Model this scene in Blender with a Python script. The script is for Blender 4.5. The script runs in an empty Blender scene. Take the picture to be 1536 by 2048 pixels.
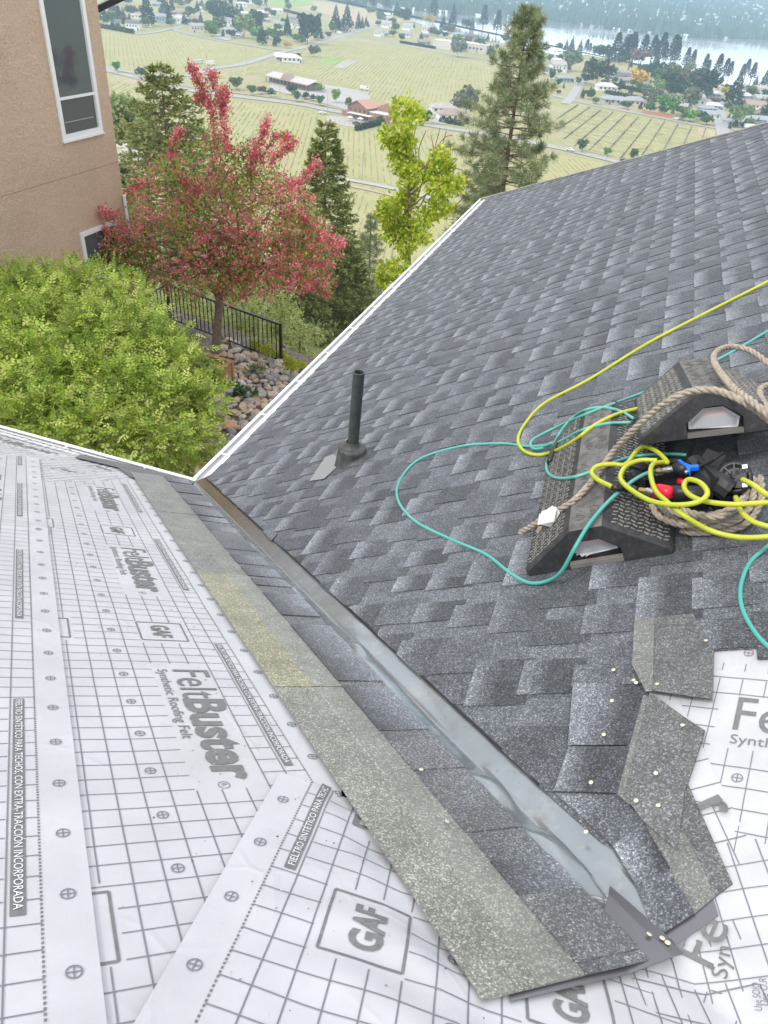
import bpy, bmesh, math, random
import numpy as np
from mathutils import Vector, Matrix, noise
random.seed(7); RNG = np.random.default_rng(7)
SC = bpy.context.scene
COL = SC.collection
R_ = math.radians

# ------------------------------------------------------------------ camera
F = 1464.83
CR = np.array([[0.94196686, 0.25239007, -0.22135421],
               [0.32783932, -0.54968888, 0.76835117],
               [0.07224826, -0.79632995, -0.60053209]])      # photo axes (right, down, forward) -> world
u_, _, v_ = np.linalg.svd(CR); CR = u_ @ v_
CAM = np.array([2.30047783, -3.41465427, 2.83738424])
cam_d = bpy.data.cameras.new('camera'); cam = bpy.data.objects.new('camera', cam_d); COL.objects.link(cam)
cam_d.sensor_fit = 'VERTICAL'; cam_d.sensor_height = 36; cam_d.lens = 36 * F / 2048
cam_d.clip_start = 0.05; cam_d.clip_end = 30000
m = Matrix.Identity(4)
for i in range(3):
    m[i][0] = CR[i, 0]; m[i][1] = -CR[i, 1]; m[i][2] = -CR[i, 2]; m[i][3] = CAM[i]
cam.matrix_world = m
SC.camera = cam

# ------------------------------------------------------------------ light
SUN_EL, SUN_AZ = 52, 215          # azimuth measured clockwise from +Y
EXPOSURE = 0.5
w = bpy.data.worlds.new('World'); SC.world = w; w.use_nodes = True
nt = w.node_tree; nt.nodes.clear()
out = nt.nodes.new('ShaderNodeOutputWorld'); bg = nt.nodes.new('ShaderNodeBackground')
sky = nt.nodes.new('ShaderNodeTexSky'); sky.sky_type = 'NISHITA'; sky.sun_disc = False
sky.sun_elevation = R_(SUN_EL); sky.sun_rotation = R_(SUN_AZ); sky.air_density = 1.0; sky.dust_density = 1.5
nz = nt.nodes.new('ShaderNodeTexNoise'); nz.inputs['Scale'].default_value = 2.2; nz.inputs['Detail'].default_value = 6
tc = nt.nodes.new('ShaderNodeTexCoord'); mp = nt.nodes.new('ShaderNodeMapping'); mp.inputs['Scale'].default_value = (1, 1, 3)
rp = nt.nodes.new('ShaderNodeMapRange'); rp.inputs['From Min'].default_value = .35; rp.inputs['From Max'].default_value = .6
rp.inputs['To Min'].default_value = .55; rp.inputs['To Max'].default_value = .93
mx = nt.nodes.new('ShaderNodeMix'); mx.data_type = 'RGBA'
mx.inputs[7].default_value = (12.5, 12.5, 12.8, 1)
bg.inputs['Strength'].default_value = 0.1
L = nt.links.new
L(tc.outputs['Generated'], mp.inputs['Vector']); L(mp.outputs[0], nz.inputs['Vector']); L(nz.outputs['Fac'], rp.inputs['Value'])
sx = nt.nodes.new('ShaderNodeSeparateXYZ'); L(tc.outputs['Generated'], sx.inputs[0])
hz_ = nt.nodes.new('ShaderNodeMapRange'); hz_.inputs['From Min'].default_value = 0; hz_.inputs['From Max'].default_value = .45; hz_.inputs['To Min'].default_value = 1.4; hz_.inputs['To Max'].default_value = 1.; hz_.interpolation_type = 'SMOOTHSTEP'
vs_ = nt.nodes.new('ShaderNodeVectorMath'); vs_.operation = 'SCALE'; vs_.inputs[0].default_value = (12.3, 12.3, 12.6); L(sx.outputs[2], hz_.inputs['Value']); L(hz_.outputs[0], vs_.inputs['Scale']); L(vs_.outputs[0], mx.inputs[7])
L(rp.outputs[0], mx.inputs[0]); L(sky.outputs[0], mx.inputs[6]); L(mx.outputs[2], bg.inputs[0]); L(bg.outputs[0], out.inputs[0])
sd = bpy.data.lights.new('sun', 'SUN'); sd.energy = 1.5; sd.angle = R_(12); sd.color = (1, .96, .9)
sun = bpy.data.objects.new('sun', sd); COL.objects.link(sun)
d = Vector((math.sin(R_(SUN_AZ)) * math.cos(R_(SUN_EL)), math.cos(R_(SUN_AZ)) * math.cos(R_(SUN_EL)), math.sin(R_(SUN_EL))))
sun.rotation_euler = d.to_track_quat('Z', 'Y').to_euler()
SC.view_settings.view_transform = 'Standard'; SC.view_settings.look = 'None'
SC.view_settings.exposure = EXPOSURE; SC.view_settings.gamma = 1; SC.view_settings.use_curve_mapping = False
SC.cycles.volume_bounces = 2; SC.cycles.max_bounces = 8; SC.cycles.use_denoising = True

# ------------------------------------------------------------------ places
T = 0.5450140523                                  # roof pitch
CT = 1 / math.hypot(1, T); ST = T * CT
def ray(x, y):
    r = CR @ np.array([x - 768, y - 1024, F]); return r / np.linalg.norm(r)
nA = np.array([0, T, 1.]) * CT; nB = np.array([-T, 0, 1.]) * CT
VV = np.array([1, -1, T]); VV = VV / np.linalg.norm(VV)
SA = np.cross(nA, VV); SB = np.cross(nB, VV)
EP = np.array([CT, 0, ST]); EY = np.array([0, 1., 0])
def hit(x, y, n, off=0.):
    r = ray(x, y); return CAM + r * ((off - n @ CAM) / (n @ r))
def avs(x, y):                                    # photo point on the felt roof -> roof coordinates
    h = hit(x, y, nA); return h @ VV, h @ SA
def bvs(x, y):
    h = hit(x, y, nB); return h @ VV, h @ SB
def bpy_(x, y):
    h = hit(x, y, nB); return h @ EP, h[1]
def py2vs(p, y):
    P = p * EP + y * EY; return P @ VV, P @ SB
def at_y(x, y, Y):
    r = ray(x, y); return CAM + r * ((Y - CAM[1]) / r[1])
def at_x(x, y, X):
    r = ray(x, y); return CAM + r * ((X - CAM[0]) / r[0])
def at_z(x, y, Z):
    r = ray(x, y); return CAM + r * ((Z - CAM[2]) / r[2])
def B3(p, y, h=0.): return p * EP + y * EY + h * nB
def unf(v, s, h=0.):                              # the two slopes unfolded about the valley
    k = min(1, max(0, (s + .006) / .012)); k = k * k * (3 - 2 * k)
    n = nA * (1 - k) + nB * k
    return v * VV + s * (SA if s < 0 else SB) + h * n

# ------------------------------------------------------------------ mesh helpers
class MB:
    def __init__(s): s.v = []; s.f = []; s.c = []; s.mi = []; s.col = (1, 1, 1); s.m = 0
    def add(s, vs, fs):
        o = len(s.v)
        for p in vs: s.v.append((float(p[0]), float(p[1]), float(p[2]))); s.c.append(s.col)
        for f in fs: s.f.append(tuple(i + o for i in f)); s.mi.append(s.m)
        return o
    def box(s, c, d, M=None):
        x, y, z = d[0] / 2, d[1] / 2, d[2] / 2
        vs = [Vector((a * x, b * y, e * z)) for a in (-1, 1) for b in (-1, 1) for e in (-1, 1)]
        if M is not None: vs = [M @ q for q in vs]
        vs = [(q[0] + c[0], q[1] + c[1], q[2] + c[2]) for q in vs]
        s.add(vs, [(0, 1, 3, 2), (4, 6, 7, 5), (0, 4, 5, 1), (2, 3, 7, 6), (0, 2, 6, 4), (1, 5, 7, 3)])
    def bar(s, a, b, w, h=None, up=(0, 0, 1)):
        a = Vector(a); b = Vector(b); h = h or w
        d = (b - a).normalized(); u = Vector(up); sd = d.cross(u)
        if sd.length < 1e-4: sd = d.cross(Vector((1, 0, 0)))
        sd.normalize(); u = sd.cross(d).normalized()
        vs = [p + sd * (i * w / 2) + u * (j * h / 2) for p in (a, b) for i, j in ((-1, -1), (1, -1), (1, 1), (-1, 1))]
        s.add(vs, [(0, 1, 2, 3), (7, 6, 5, 4), (0, 4, 5, 1), (1, 5, 6, 2), (2, 6, 7, 3), (3, 7, 4, 0)])
    def tube(s, pts, r, n=8, cap=True, twist=None):
        P = [Vector([float(c) for c in p]) for p in pts]; rs = r if hasattr(r, '__len__') else [r] * len(P)
        d0 = (P[1] - P[0]).normalized()
        u = d0.orthogonal().normalized(); rings = []
        for i, p in enumerate(P):
            d = (P[min(i + 1, len(P) - 1)] - P[max(i - 1, 0)])
            d = d.normalized() if d.length > 1e-9 else d0
            u = (u - d * u.dot(d)); u = u.normalized() if u.length > 1e-6 else d.orthogonal().normalized()
            v = d.cross(u)
            ring = []
            for k in range(n):
                a = 2 * math.pi * k / n
                rr = rs[i]
                if twist is not None:
                    rr = rs[i] * (1 + twist[1] * abs(math.sin(1.5 * a + twist[0] * i)) - twist[1] * .5)
                ring.append(p + (u * math.cos(a) + v * math.sin(a)) * rr)
            rings.append(ring)
        fs = []
        for i in range(len(P) - 1):
            for k in range(n):
                k2 = (k + 1) % n; fs.append((i * n + k, i * n + k2, (i + 1) * n + k2, (i + 1) * n + k))
        if cap: fs += [tuple(range(n))[::-1], tuple((len(P) - 1) * n + k for k in range(n))]
        s.add([q for rg in rings for q in rg], fs)
    def lathe(s, prof, c=(0, 0, 0), n=20, M=None):
        vs = []
        for r, z in prof:
            for k in range(n):
                a = 2 * math.pi * k / n; q = Vector((r * math.cos(a), r * math.sin(a), z))
                if M is not None: q = M @ q
                vs.append((q[0] + c[0], q[1] + c[1], q[2] + c[2]))
        fs = [(i * n + k, i * n + (k + 1) % n, (i + 1) * n + (k + 1) % n, (i + 1) * n + k) for i in range(len(prof) - 1) for k in range(n)]
        s.add(vs, fs)
    def build(s, name, mats, parent=None, org=(0, 0, 0), smooth=False):
        me = bpy.data.meshes.new(name); 
        if org[0] or org[1] or org[2]: vs = [(a - org[0], b - org[1], c - org[2]) for a, b, c in s.v]
        else: vs = s.v
        me.from_pydata(vs, [], s.f)
        ca = me.color_attributes.new('Col', 'FLOAT_COLOR', 'POINT')
        ca.data.foreach_set('color', np.c_[np.array(s.c, dtype=np.float32), np.ones(len(s.c), dtype=np.float32)].ravel())
        for mt in (mats if isinstance(mats, (list, tuple)) else [mats]): me.materials.append(mt)
        if any(s.mi): me.polygons.foreach_set('material_index', s.mi)
        if smooth: me.polygons.foreach_set('use_smooth', [True] * len(s.f))
        me.update()
        return link(name, me, parent)
def link(name, me, parent=None):
    o = bpy.data.objects.new(name, me); COL.objects.link(o)
    if parent is not None: o.parent = parent
    return o
def tag(o, label=None, cat=None, group=None, kind=None):
    if label: o['label'] = label
    if cat: o['category'] = cat
    if group: o['group'] = group
    if kind: o['kind'] = kind
    return o
def empty(name, loc, label, cat, group=None, rz=0):
    o = bpy.data.objects.new(name, None); COL.objects.link(o); o.location = [float(c) for c in loc]; o.rotation_euler = (0, 0, rz)
    o.empty_display_size = .1
    return tag(o, label, cat, group)
def copy_tree(o, parent=None):
    c = o.copy(); COL.objects.link(c); c.parent = parent
    for ch in list(o.children): copy_tree(ch, c)
    return c
def fast_mesh(name, V, Fq, C, mat, parent=None, smooth=False):  # V (n,3), Fq (m,k)
    me = bpy.data.meshes.new(name); V = np.asarray(V, dtype=np.float32); Fq = np.asarray(Fq, dtype=np.int32)
    k = Fq.shape[1]
    me.vertices.add(len(V)); me.vertices.foreach_set('co', V.ravel())
    me.loops.add(Fq.size); me.loops.foreach_set('vertex_index', Fq.ravel())
    me.polygons.add(len(Fq)); me.polygons.foreach_set('loop_start', np.arange(0, Fq.size, k, dtype=np.int32))
    me.polygons.foreach_set('loop_total', np.full(len(Fq), k, dtype=np.int32))
    if smooth: me.polygons.foreach_set('use_smooth', np.ones(len(Fq), dtype=bool))
    ca = me.color_attributes.new('Col', 'FLOAT_COLOR', 'POINT')
    C = np.asarray(C, dtype=np.float32)
    if C.ndim == 1: C = np.tile(C, (len(V), 1))
    ca.data.foreach_set('color', np.c_[C, np.ones(len(V), dtype=np.float32)].ravel())
    me.materials.append(mat); me.update(calc_edges=True); me.validate()
    return link(name, me, parent)
def spline(pts, n=8):
    P = [np.array(p, float) for p in pts]; P = [2 * P[0] - P[1]] + P + [2 * P[-1] - P[-2]]; o = []
    for i in range(1, len(P) - 2):
        a, b, c, d = P[i - 1:i + 3]
        for k in range(n):
            t = k / n; o.append(.5 * (2 * b + (c - a) * t + (2 * a - 5 * b + 4 * c - d) * t * t + (3 * b - a - 3 * c + d) * t ** 3))
    o.append(P[-2]); return o
def nz3(x, y, z=0.): return noise.noise(Vector((x, y, z)))

# ------------------------------------------------------------------ materials
def mat(name, color=(.5, .5, .5), rough=.8, metal=0., spec=.5):
    mt = bpy.data.materials.new(name); mt.use_nodes = True; b = mt.node_tree.nodes['Principled BSDF']
    b.inputs['Base Color'].default_value = (*color, 1); b.inputs['Roughness'].default_value = rough
    b.inputs['Metallic'].default_value = metal; b.inputs['Specular IOR Level'].default_value = spec
    return mt
class N:                                           # tiny node helper
    def __init__(s, mt): s.t = mt.node_tree; s.b = s.t.nodes['Principled BSDF']
    def n(s, ty, **k):
        q = s.t.nodes.new(ty)
        for a, v in k.items():
            if a.startswith('i_'): q.inputs[a[2:].replace('_', ' ')].default_value = v
            else: setattr(q, a, v)
        return q
    def l(s, a, b): s.t.links.new(a, b)
    def coord(s, kind='Object'): return s.n('ShaderNodeTexCoord').outputs[kind]
    def noise(s, scale, detail=3, rough=.5, vec=None, dist=0.):
        q = s.n('ShaderNodeTexNoise'); q.inputs['Scale'].default_value = scale; q.inputs['Detail'].default_value = detail
        q.inputs['Roughness'].default_value = rough; q.inputs['Distortion'].default_value = dist
        s.l(vec if vec is not None else s.coord(), q.inputs['Vector']); return q.outputs['Fac']
    def vor(s, scale, vec=None, out='Distance', feature='F1'):
        q = s.n('ShaderNodeTexVoronoi'); q.feature = feature; q.inputs['Scale'].default_value = scale
        s.l(vec if vec is not None else s.coord(), q.inputs['Vector']); return q.outputs[out]
    def ramp(s, fac, stops):
        q = s.n('ShaderNodeValToRGB'); e = q.color_ramp.elements
        while len(e) < len(stops): e.new(.5)
        for el, (p, c) in zip(e, stops): el.position = p; el.color = (*c, 1) if len(c) == 3 else c
        s.l(fac, q.inputs[0]); return q.outputs[0]
    def mix(s, a, b, fac=.5, mode='MIX'):
        q = s.n('ShaderNodeMix'); q.data_type = 'RGBA'; q.blend_type = mode
        for v, i in ((a, 6), (b, 7)):
            if hasattr(v, 'links') or hasattr(v, 'is_linked'): s.l(v, q.inputs[i])
            else: q.inputs[i].default_value = (*v, 1) if len(v) == 3 else v
        if hasattr(fac, 'is_linked'): s.l(fac, q.inputs[0])
        else: q.inputs[0].default_value = fac
        return q.outputs[2]
    def attr(s, name='Col'): q = s.n('ShaderNodeVertexColor'); q.layer_name = name; return q.outputs[0]
    def math(s, op, a, b=0.):
        q = s.n('ShaderNodeMath'); q.operation = op
        for v, i in ((a, 0), (b, 1)):
            if hasattr(v, 'is_linked'): s.l(v, q.inputs[i])
            else: q.inputs[i].default_value = v
        return q.outputs[0]
    def col(s, c): s.l(c, s.b.inputs['Base Color'])
    def rough(s, c): s.l(c, s.b.inputs['Roughness'])
    def bump(s, h, strength=.4, dist=.002):
        q = s.n('ShaderNodeBump'); q.inputs['Strength'].default_value = strength; q.inputs['Distance'].default_value = dist
        s.l(h, q.inputs['Height']); s.l(q.outputs[0], s.b.inputs['Normal'])
def g3(v): return (v, v, v)

def attr_mat(name, rough=.85, var=.25, vscale=30., spec=.3, bump=None):
    mt = mat(name, rough=rough, spec=spec); n = N(mt)
    f = n.noise(vscale, 3); r = n.ramp(f, [(.25, g3(1 - var)), (.75, g3(1 + var))])
    n.col(n.mix(n.attr(), r, 1., 'MULTIPLY'))
    if bump: n.bump(n.noise(bump[0], 3), bump[1], bump[2])
    return mt
# shingles: mineral granules over the vertex tone
def granule_mat(name, lo=.5, hi=1.65):
    mt = mat(name, rough=.92, spec=.25); n = N(mt)
    oi = n.n('ShaderNodeObjectInfo'); co = n.coord()
    va = n.n('ShaderNodeVectorMath', operation='ADD'); n.l(co, va.inputs[0])
    sc_ = n.n('ShaderNodeVectorMath', operation='SCALE'); n.l(oi.outputs['Location'], sc_.inputs[0]); sc_.inputs['Scale'].default_value = 1.37
    n.l(sc_.outputs[0], va.inputs[1])
    g1 = n.vor(330, va.outputs[0], 'Color'); g = n.n('ShaderNodeSeparateColor'); n.l(g1, g.inputs[0])
    gr = n.ramp(g.outputs[0], [(0., g3(lo)), (.55, g3(.8)), (.8, g3(1.15)), (.93, g3(hi)), (1., g3(hi * 1.35))])
    big = n.ramp(n.noise(9, 4, .6, va.outputs[0]), [(.3, g3(.8)), (.7, g3(1.2))])
    mid = n.ramp(n.noise(90, 3, .7, va.outputs[0]), [(.3, g3(.85)), (.7, g3(1.15))])
    c = n.mix(n.attr(), gr, 1., 'MULTIPLY'); c = n.mix(c, big, 1., 'MULTIPLY'); c = n.mix(c, mid, 1., 'MULTIPLY')
    n.b.inputs['Sheen Weight'].default_value = .22; n.b.inputs['Sheen Roughness'].default_value = .45; n.b.inputs['Sheen Tint'].default_value = (.85, .9, 1, 1)
    rv = n.ramp(oi.outputs['Random'], [(0, g3(.88)), (1, g3(1.12))]); c = n.mix(c, rv, 1., 'MULTIPLY')
    n.col(c); n.bump(n.vor(330, va.outputs[0]), .5, .0015)
    return mt
M_SH = granule_mat('shingle_granules')
M_KH = granule_mat('headlap_granules', .6, 1.5)
M_NS = granule_mat('nail_strip_granules', .75, 1.3)
M_WHITE = mat('white_paint_metal', (.8, .81, .83), .35)
n = N(M_WHITE); n.col(n.mix((.8, .81, .83), (.62, .63, .62), n.ramp(n.noise(6, 5, .7), [(.5, g3(0)), (.8, g3(.6))])))
def felt_mat():
    mt = mat('felt', (.72, .74, .79), .55, spec=.35); n = N(mt)
    c = n.ramp(n.noise(5, 5, .6), [(.3, (.47, .478, .50)), (.7, (.56, .567, .59))])
    sp = n.ramp(n.noise(70, 2, .5), [(.70, g3(0)), (.76, g3(.5))])
    sp2 = n.math('MULTIPLY', sp, n.ramp(n.noise(4, 2), [(.5, g3(0)), (.65, g3(1))]))
    c = n.mix(c, (.42, .38, .33), sp2)
    vn = n.vor(7, out='Distance', feature='DISTANCE_TO_EDGE'); dn_ = n.noise(3, 3)
    cr = n.math('MULTIPLY', n.ramp(vn, [(0, g3(1)), (.06, g3(0))]), n.ramp(dn_, [(.45, g3(0)), (.65, g3(1))]))
    c = n.mix(c, n.mix(c, (.38, .34, .29), n.ramp(n.noise(1.7, 5, .7), [(.52, g3(0)), (.75, g3(.35))])))
    n.col(c); n.bump(n.math('ADD', n.math('MULTIPLY', n.noise(30, 4, .6), .5), n.math('ADD', cr, n.math('MULTIPLY', n.noise(300, 2), .12))), .35, .003)
    return mt
M_FELT = felt_mat()
M_INK = mat('print_ink', (.17, .17, .18), .6)
n = N(M_INK); n.col(n.ramp(n.noise(60, 4, .7), [(.3, (.14, .143, .15)), (.68, (.2, .2, .2)), (.8, (.40, .40, .40))]))
M_INK2 = mat('print_ink_line', (.19, .19, .215), .6)
M_PEN = mat('pen_ink', (.16, .16, .2), .6)
M_PRINTW = mat('print_white', (.70, .71, .74), .6)
M_STEEL = mat('valley_metal', (.34, .39, .43), .36, .5)
n = N(M_STEEL)
n.col(n.ramp(n.noise(3, 5, .65), [(.3, (.24, .265, .28)), (.6, (.31, .335, .35)), (.8, (.38, .39, .385))]))
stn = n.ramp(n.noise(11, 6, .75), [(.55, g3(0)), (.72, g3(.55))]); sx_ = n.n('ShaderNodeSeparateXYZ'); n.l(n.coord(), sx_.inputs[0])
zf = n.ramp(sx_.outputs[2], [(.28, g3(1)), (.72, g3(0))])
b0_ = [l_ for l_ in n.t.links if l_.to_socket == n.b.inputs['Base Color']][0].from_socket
n.col(n.mix(n.mix(b0_, (.17, .135, .10), n.math('MULTIPLY', n.attr(), zf)), (.46, .46, .42), stn))  # brown reflection painted into the colour, low end of the shingled side
n.rough(n.ramp(n.noise(12, 5, .7), [(.3, g3(.14)), (.7, g3(.30))])); n.bump(n.noise(9, 3), .22, .012)
M_STEELD = mat('valley_metal_back', (.20, .195, .215), .3, .6)
M_STUCCO = mat('stucco', (.52, .36, .26), .95, spec=.2); n = N(M_STUCCO)
n.col(n.mix(n.ramp(n.noise(26, 3, .55, dist=1.6), [(.3, (.72, .55, .41)), (.62, (.60, .45, .33)), (.8, (.47, .345, .245))]), n.ramp(n.noise(.7, 3), [(.3, g3(.92)), (.7, g3(1.05))]), 1., 'MULTIPLY'))
n.bump(n.ramp(n.noise(22, 3, .5, dist=2.0), [(.38, g3(0)), (.62, g3(1))]), .8, .012)
M_VINYL = mat('white_vinyl', (.82, .83, .84), .4)
M_GLASS = mat('window_glass', (.08, .105, .125), .04, spec=.9)
M_DARK = mat('dark_interior', (.05, .055, .06), .8)
M_BLIND = mat('blind', (.35, .36, .36), .7)
M_BLACKM = mat('black_metal', (.015, .015, .017), .4)
M_PIPE = mat('abs_pipe', (.045, .055, .052), .42); n = N(M_PIPE)
n.col(n.ramp(n.noise(14, 6, .7), [(.3, (.03, .038, .036)), (.6, (.06, .072, .068)), (.8, (.13, .14, .13))]))
M_BOOT = mat('rubber_boot', (.05, .053, .052), .5); n = N(M_BOOT)
n.col(n.ramp(n.noise(25, 5, .7), [(.35, (.035, .038, .038)), (.65, (.08, .083, .08)), (.8, (.2, .2, .19))]))
M_BARK = mat('bark', (.12, .085, .06), .95); n = N(M_BARK)
n.col(n.ramp(n.noise(14, 5, .7), [(.3, (.12, .09, .07)), (.7, (.32, .25, .19))])); n.bump(n.noise(30, 4), .6, .02)
M_BARKR = mat('red_bark', (.30, .13, .07), .95); n = N(M_BARKR)
n.col(n.ramp(n.noise(4, 5, .7), [(.5, (.16, .11, .085)), (.72, (.34, .15, .08))]))
def leaf_mat(name, tr=.35, rough=.6):
    mt = mat(name, rough=rough, spec=.35); n = N(mt)
    c = n.mix(n.attr(), n.ramp(n.noise(6, 3), [(.3, g3(.8)), (.7, g3(1.2))]), 1., 'MULTIPLY'); n.col(c)
    tb = n.n('ShaderNodeBsdfTranslucent'); n.l(c, tb.inputs['Color']); ms = n.n('ShaderNodeMixShader'); ms.inputs[0].default_value = tr
    o = n.t.nodes['Material Output']; n.l(n.b.outputs[0], ms.inputs[1]); n.l(tb.outputs[0], ms.inputs[2]); n.l(ms.outputs[0], o.inputs['Surface'])
    return mt
M_LEAF = leaf_mat('leaf', .45); M_NEEDLE = leaf_mat('needle', .15); M_PETAL = leaf_mat('petal', .45)
M_FAR = attr_mat('far_paint', .85, .08, 1.)
M_FARLEAF = attr_mat('far_leaf', .9, .35, .7)
M_GEN = attr_mat('painted', .6, .1, 8.)
M_ROCK = attr_mat('rock', .85, .3, 14., bump=(40, .5, .01))
M_HOUSE = mat('fascia_wall', (.55, .42, .33), .9)

# ================================================================== our roof
EXPO = .1485; P0 = .127
def tone(v, warm=0.): return (v * (.93 + warm * .15), v * (.995 + warm * .055), v * (1.09 - warm * .40))
roofB = MB()
hipx = lambda y: (8.42 - y) * 3.3 / 2.82
roofB.add([B3(-.0, -.12, -.02)] , [])
rb = MB()
def XYB(x, y, h=-.012): return np.array([x, y, T * x]) + nB * h
rb.add([XYB(.02, -.02), XYB(6.5, -6.5), XYB(6.5, 2.87), XYB(.02, 8.40)], [(0, 1, 2, 3)])
rb.add([XYB(.02, 8.40, -.01), XYB(6.5, 2.87, -.01), np.array([6.5, 6.5, 1.2]), np.array([.02, 8.8, -.4])], [(0, 1, 2, 3)])
shingled = tag(rb.build('shingled_roof', M_SH), 'dark grey laminated shingle roof slope beside the open valley', kind='structure')
ra = MB()
def A3(x, y, h=-.012): return np.array([x, y, -T * y]) + nA * h
ra.add([A3(.02, -.02), A3(-3.4, -.02), A3(-3.4, -7), A3(7, -7)], [(0, 1, 2, 3)])
felted = tag(ra.build('felted_roof', M_DARK), 'roof slope covered in white printed synthetic felt', kind='structure')
SHN = 0
def slab(mb, p0, p1, y0, y1, hb, ht, c0, c1, gmid=None):
    """granule sheet: butt edge at p0 (height hb) rising to p1 (height ht)"""
    segs = 2 if gmid is None else 3
    ps = [p0 + (p1 - p0) * k / 2 for k in range(3)] if gmid is None else [p0, gmid[0], gmid[1], p1]
    base = len(mb.v)
    for i, p in enumerate(ps):
        k = (p - p0) / (p1 - p0); h = hb + (ht - hb) * k
        kk = min(1, k) if gmid is None else [0, 1, 1, 1][i]
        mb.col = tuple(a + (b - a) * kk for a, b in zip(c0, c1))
        mb.add([(p, y0, h), (p, y1, h), (p, y0, h - .0035), (p, y1, h - .0035)], [])
    n = len(ps)
    for i in range(n - 1):
        a = base + 4 * i; b = a + 4
        mb.f += [(a, b, b + 1, a + 1), (a, a + 2, b + 2, b), (a + 1, b + 1, b + 3, a + 3)]; mb.mi += [0] * 3
    mb.f.append((base, base + 1, base + 3, base + 2)); mb.mi.append(0)
    e = base + 4 * (n - 1); mb.f.append((e, e + 2, e + 3, e + 1)); mb.mi.append(0)
def shingle_mb(seed, Lh=1.0, head=.34):
    r = random.Random(seed); mb = MB()
    c = r.uniform(.095, .12); c0 = r.uniform(.13, .17)
    slab(mb, 0, head, 0, Lh - .002, .0045, .001, tone(c0), tone(c))
    y = r.uniform(-.08, .02)
    while y < Lh:
        wd = r.uniform(.08, .21); y0 = max(y, 0); y1 = min(y + wd, Lh - .002)
        if y1 - y0 > .02:
            q = r.random()
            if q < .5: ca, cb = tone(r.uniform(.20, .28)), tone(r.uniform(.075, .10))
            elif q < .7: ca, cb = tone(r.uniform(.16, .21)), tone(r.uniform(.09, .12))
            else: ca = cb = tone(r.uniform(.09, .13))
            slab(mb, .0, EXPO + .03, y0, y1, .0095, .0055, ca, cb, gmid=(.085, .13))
        y += wd + r.uniform(.04, .14)
    return mb
SHV = []
for i in range(14):
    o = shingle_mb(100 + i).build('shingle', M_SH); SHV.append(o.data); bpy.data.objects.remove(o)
MBF = Matrix(((CT, 0, -ST, 0), (0, 1, 0, 0), (ST, 0, CT, 0), (0, 0, 0, 1)))   # (p, y, h) -> world
def place_sh(me, p, y, parent, base=MBF, jit=.0012, rot=0.):
    o = bpy.data.objects.new('shingle', me); COL.objects.link(o); o.parent = parent
    rr = random.Random(int(p * 977 + y * 131)); 
    o.matrix_world = base @ Matrix.Translation((p + rr.uniform(-jit, jit), y, rr.uniform(0, .0012))) @ Matrix.Rotation(rot + rr.uniform(-.0012, .0012), 4, 'Z')
    return o
def cut_mesh(me, planes, name='shingle'):
    bm = bmesh.new(); bm.from_mesh(me)
    for co, no in planes:
        g = bm.verts[:] + bm.edges[:] + bm.faces[:]
        bmesh.ops.bisect_plane(bm, geom=g, plane_co=co, plane_no=no, clear_outer=True, dist=1e-5)
    ok = len(bm.faces) > 0
    if ok:
        m2 = bpy.data.meshes.new(name); bm.to_mesh(m2); m2.materials.append(me.materials[0])
        eds = 0
    bm.free(); return m2 if ok else None
ends = {18: -2.02, 19: -1.79, 20: -1.915, 21: -1.955, 22: -1.98, 23: -2.02, 24: -2.05}
shingles = []
for k in range(0, 33):
    p = P0 + k * EXPO; x = p * CT
    ylo = .10 - x - .45; yhi = 8.42 - x * 2.82 / 3.3 + .1
    if k in ends: ylo = ends[k]
    elif k > 24: ylo = -2.1
    off = (k * .137 + (k % 3) * .31) % 1.0
    if k in ends or k > 24: y = ylo
    else: y = math.floor(ylo) - 1 + off
    yend = yhi
    nmin = 0
    first = k in ends or k > 24
    while y < yend:
        if y + 1.0 > ylo:
            i = (k * 5 + int(math.floor(y * 3.1))) % 14
            me = SHV[i]
            ya, yb = y, y + 1.0
            pl = []
            # valley cut: (p+dp)*CT + (y+dy) > .095
            wob = .006 * math.sin(k * 1.7)
            if (p * CT + ya) < .10 + .02 and not first:
                nn = Vector((-CT, -1, 0)).normalized(); c = (.098 + wob - p * CT - y)
                co = Vector((0, c, 0)); pl.append((co, nn))
            if (p + .34) * CT * 2.82 / 3.3 + yb > 8.42:
                nn = Vector((CT * 2.82 / 3.3, 1, 0)).normalized(); c = 8.40 - p * CT * 2.82 / 3.3 - y
                pl.append((Vector((0, c, 0)), nn))
            if pl: me = cut_mesh(me, pl)
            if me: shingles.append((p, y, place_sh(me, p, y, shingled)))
        y += 1.0
# the farthest shingles become one part once there are more than 300
if len(shingles) > 296:
    shingles.sort(key=lambda q: (Vector(B3(q[0], q[1] + .5)) - Vector(CAM)).length)
    bm = bmesh.new()
    for p, y, o in shingles[296:]:
        b2 = bmesh.new(); b2.from_mesh(o.data); b2.transform(o.matrix_world); tm = bpy.data.meshes.new('t'); b2.to_mesh(tm); b2.free()
        bm.from_mesh(tm); bpy.data.meshes.remove(tm); bpy.data.objects.remove(o)
    me = bpy.data.meshes.new('distant_shingles'); bm.to_mesh(me); bm.free(); me.materials.append(M_SH)
    tag(link('distant_shingles', me, shingled), kind='stuff')
# cut dark edge along the valley (thin black bead under the trimmed shingles)
mb = MB()
pts = [B3((.098 - y) / CT, y, .004) for y in np.linspace(.0, -2.33, 60)]
for q in range(60): pts[q] = pts[q] + np.array([.0015 * math.sin(q * 2.1), 0, 0])
mb.tube(pts, .0042, 6); mb.build('cut_edge_bead', M_BLACKM, shingled)
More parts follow.
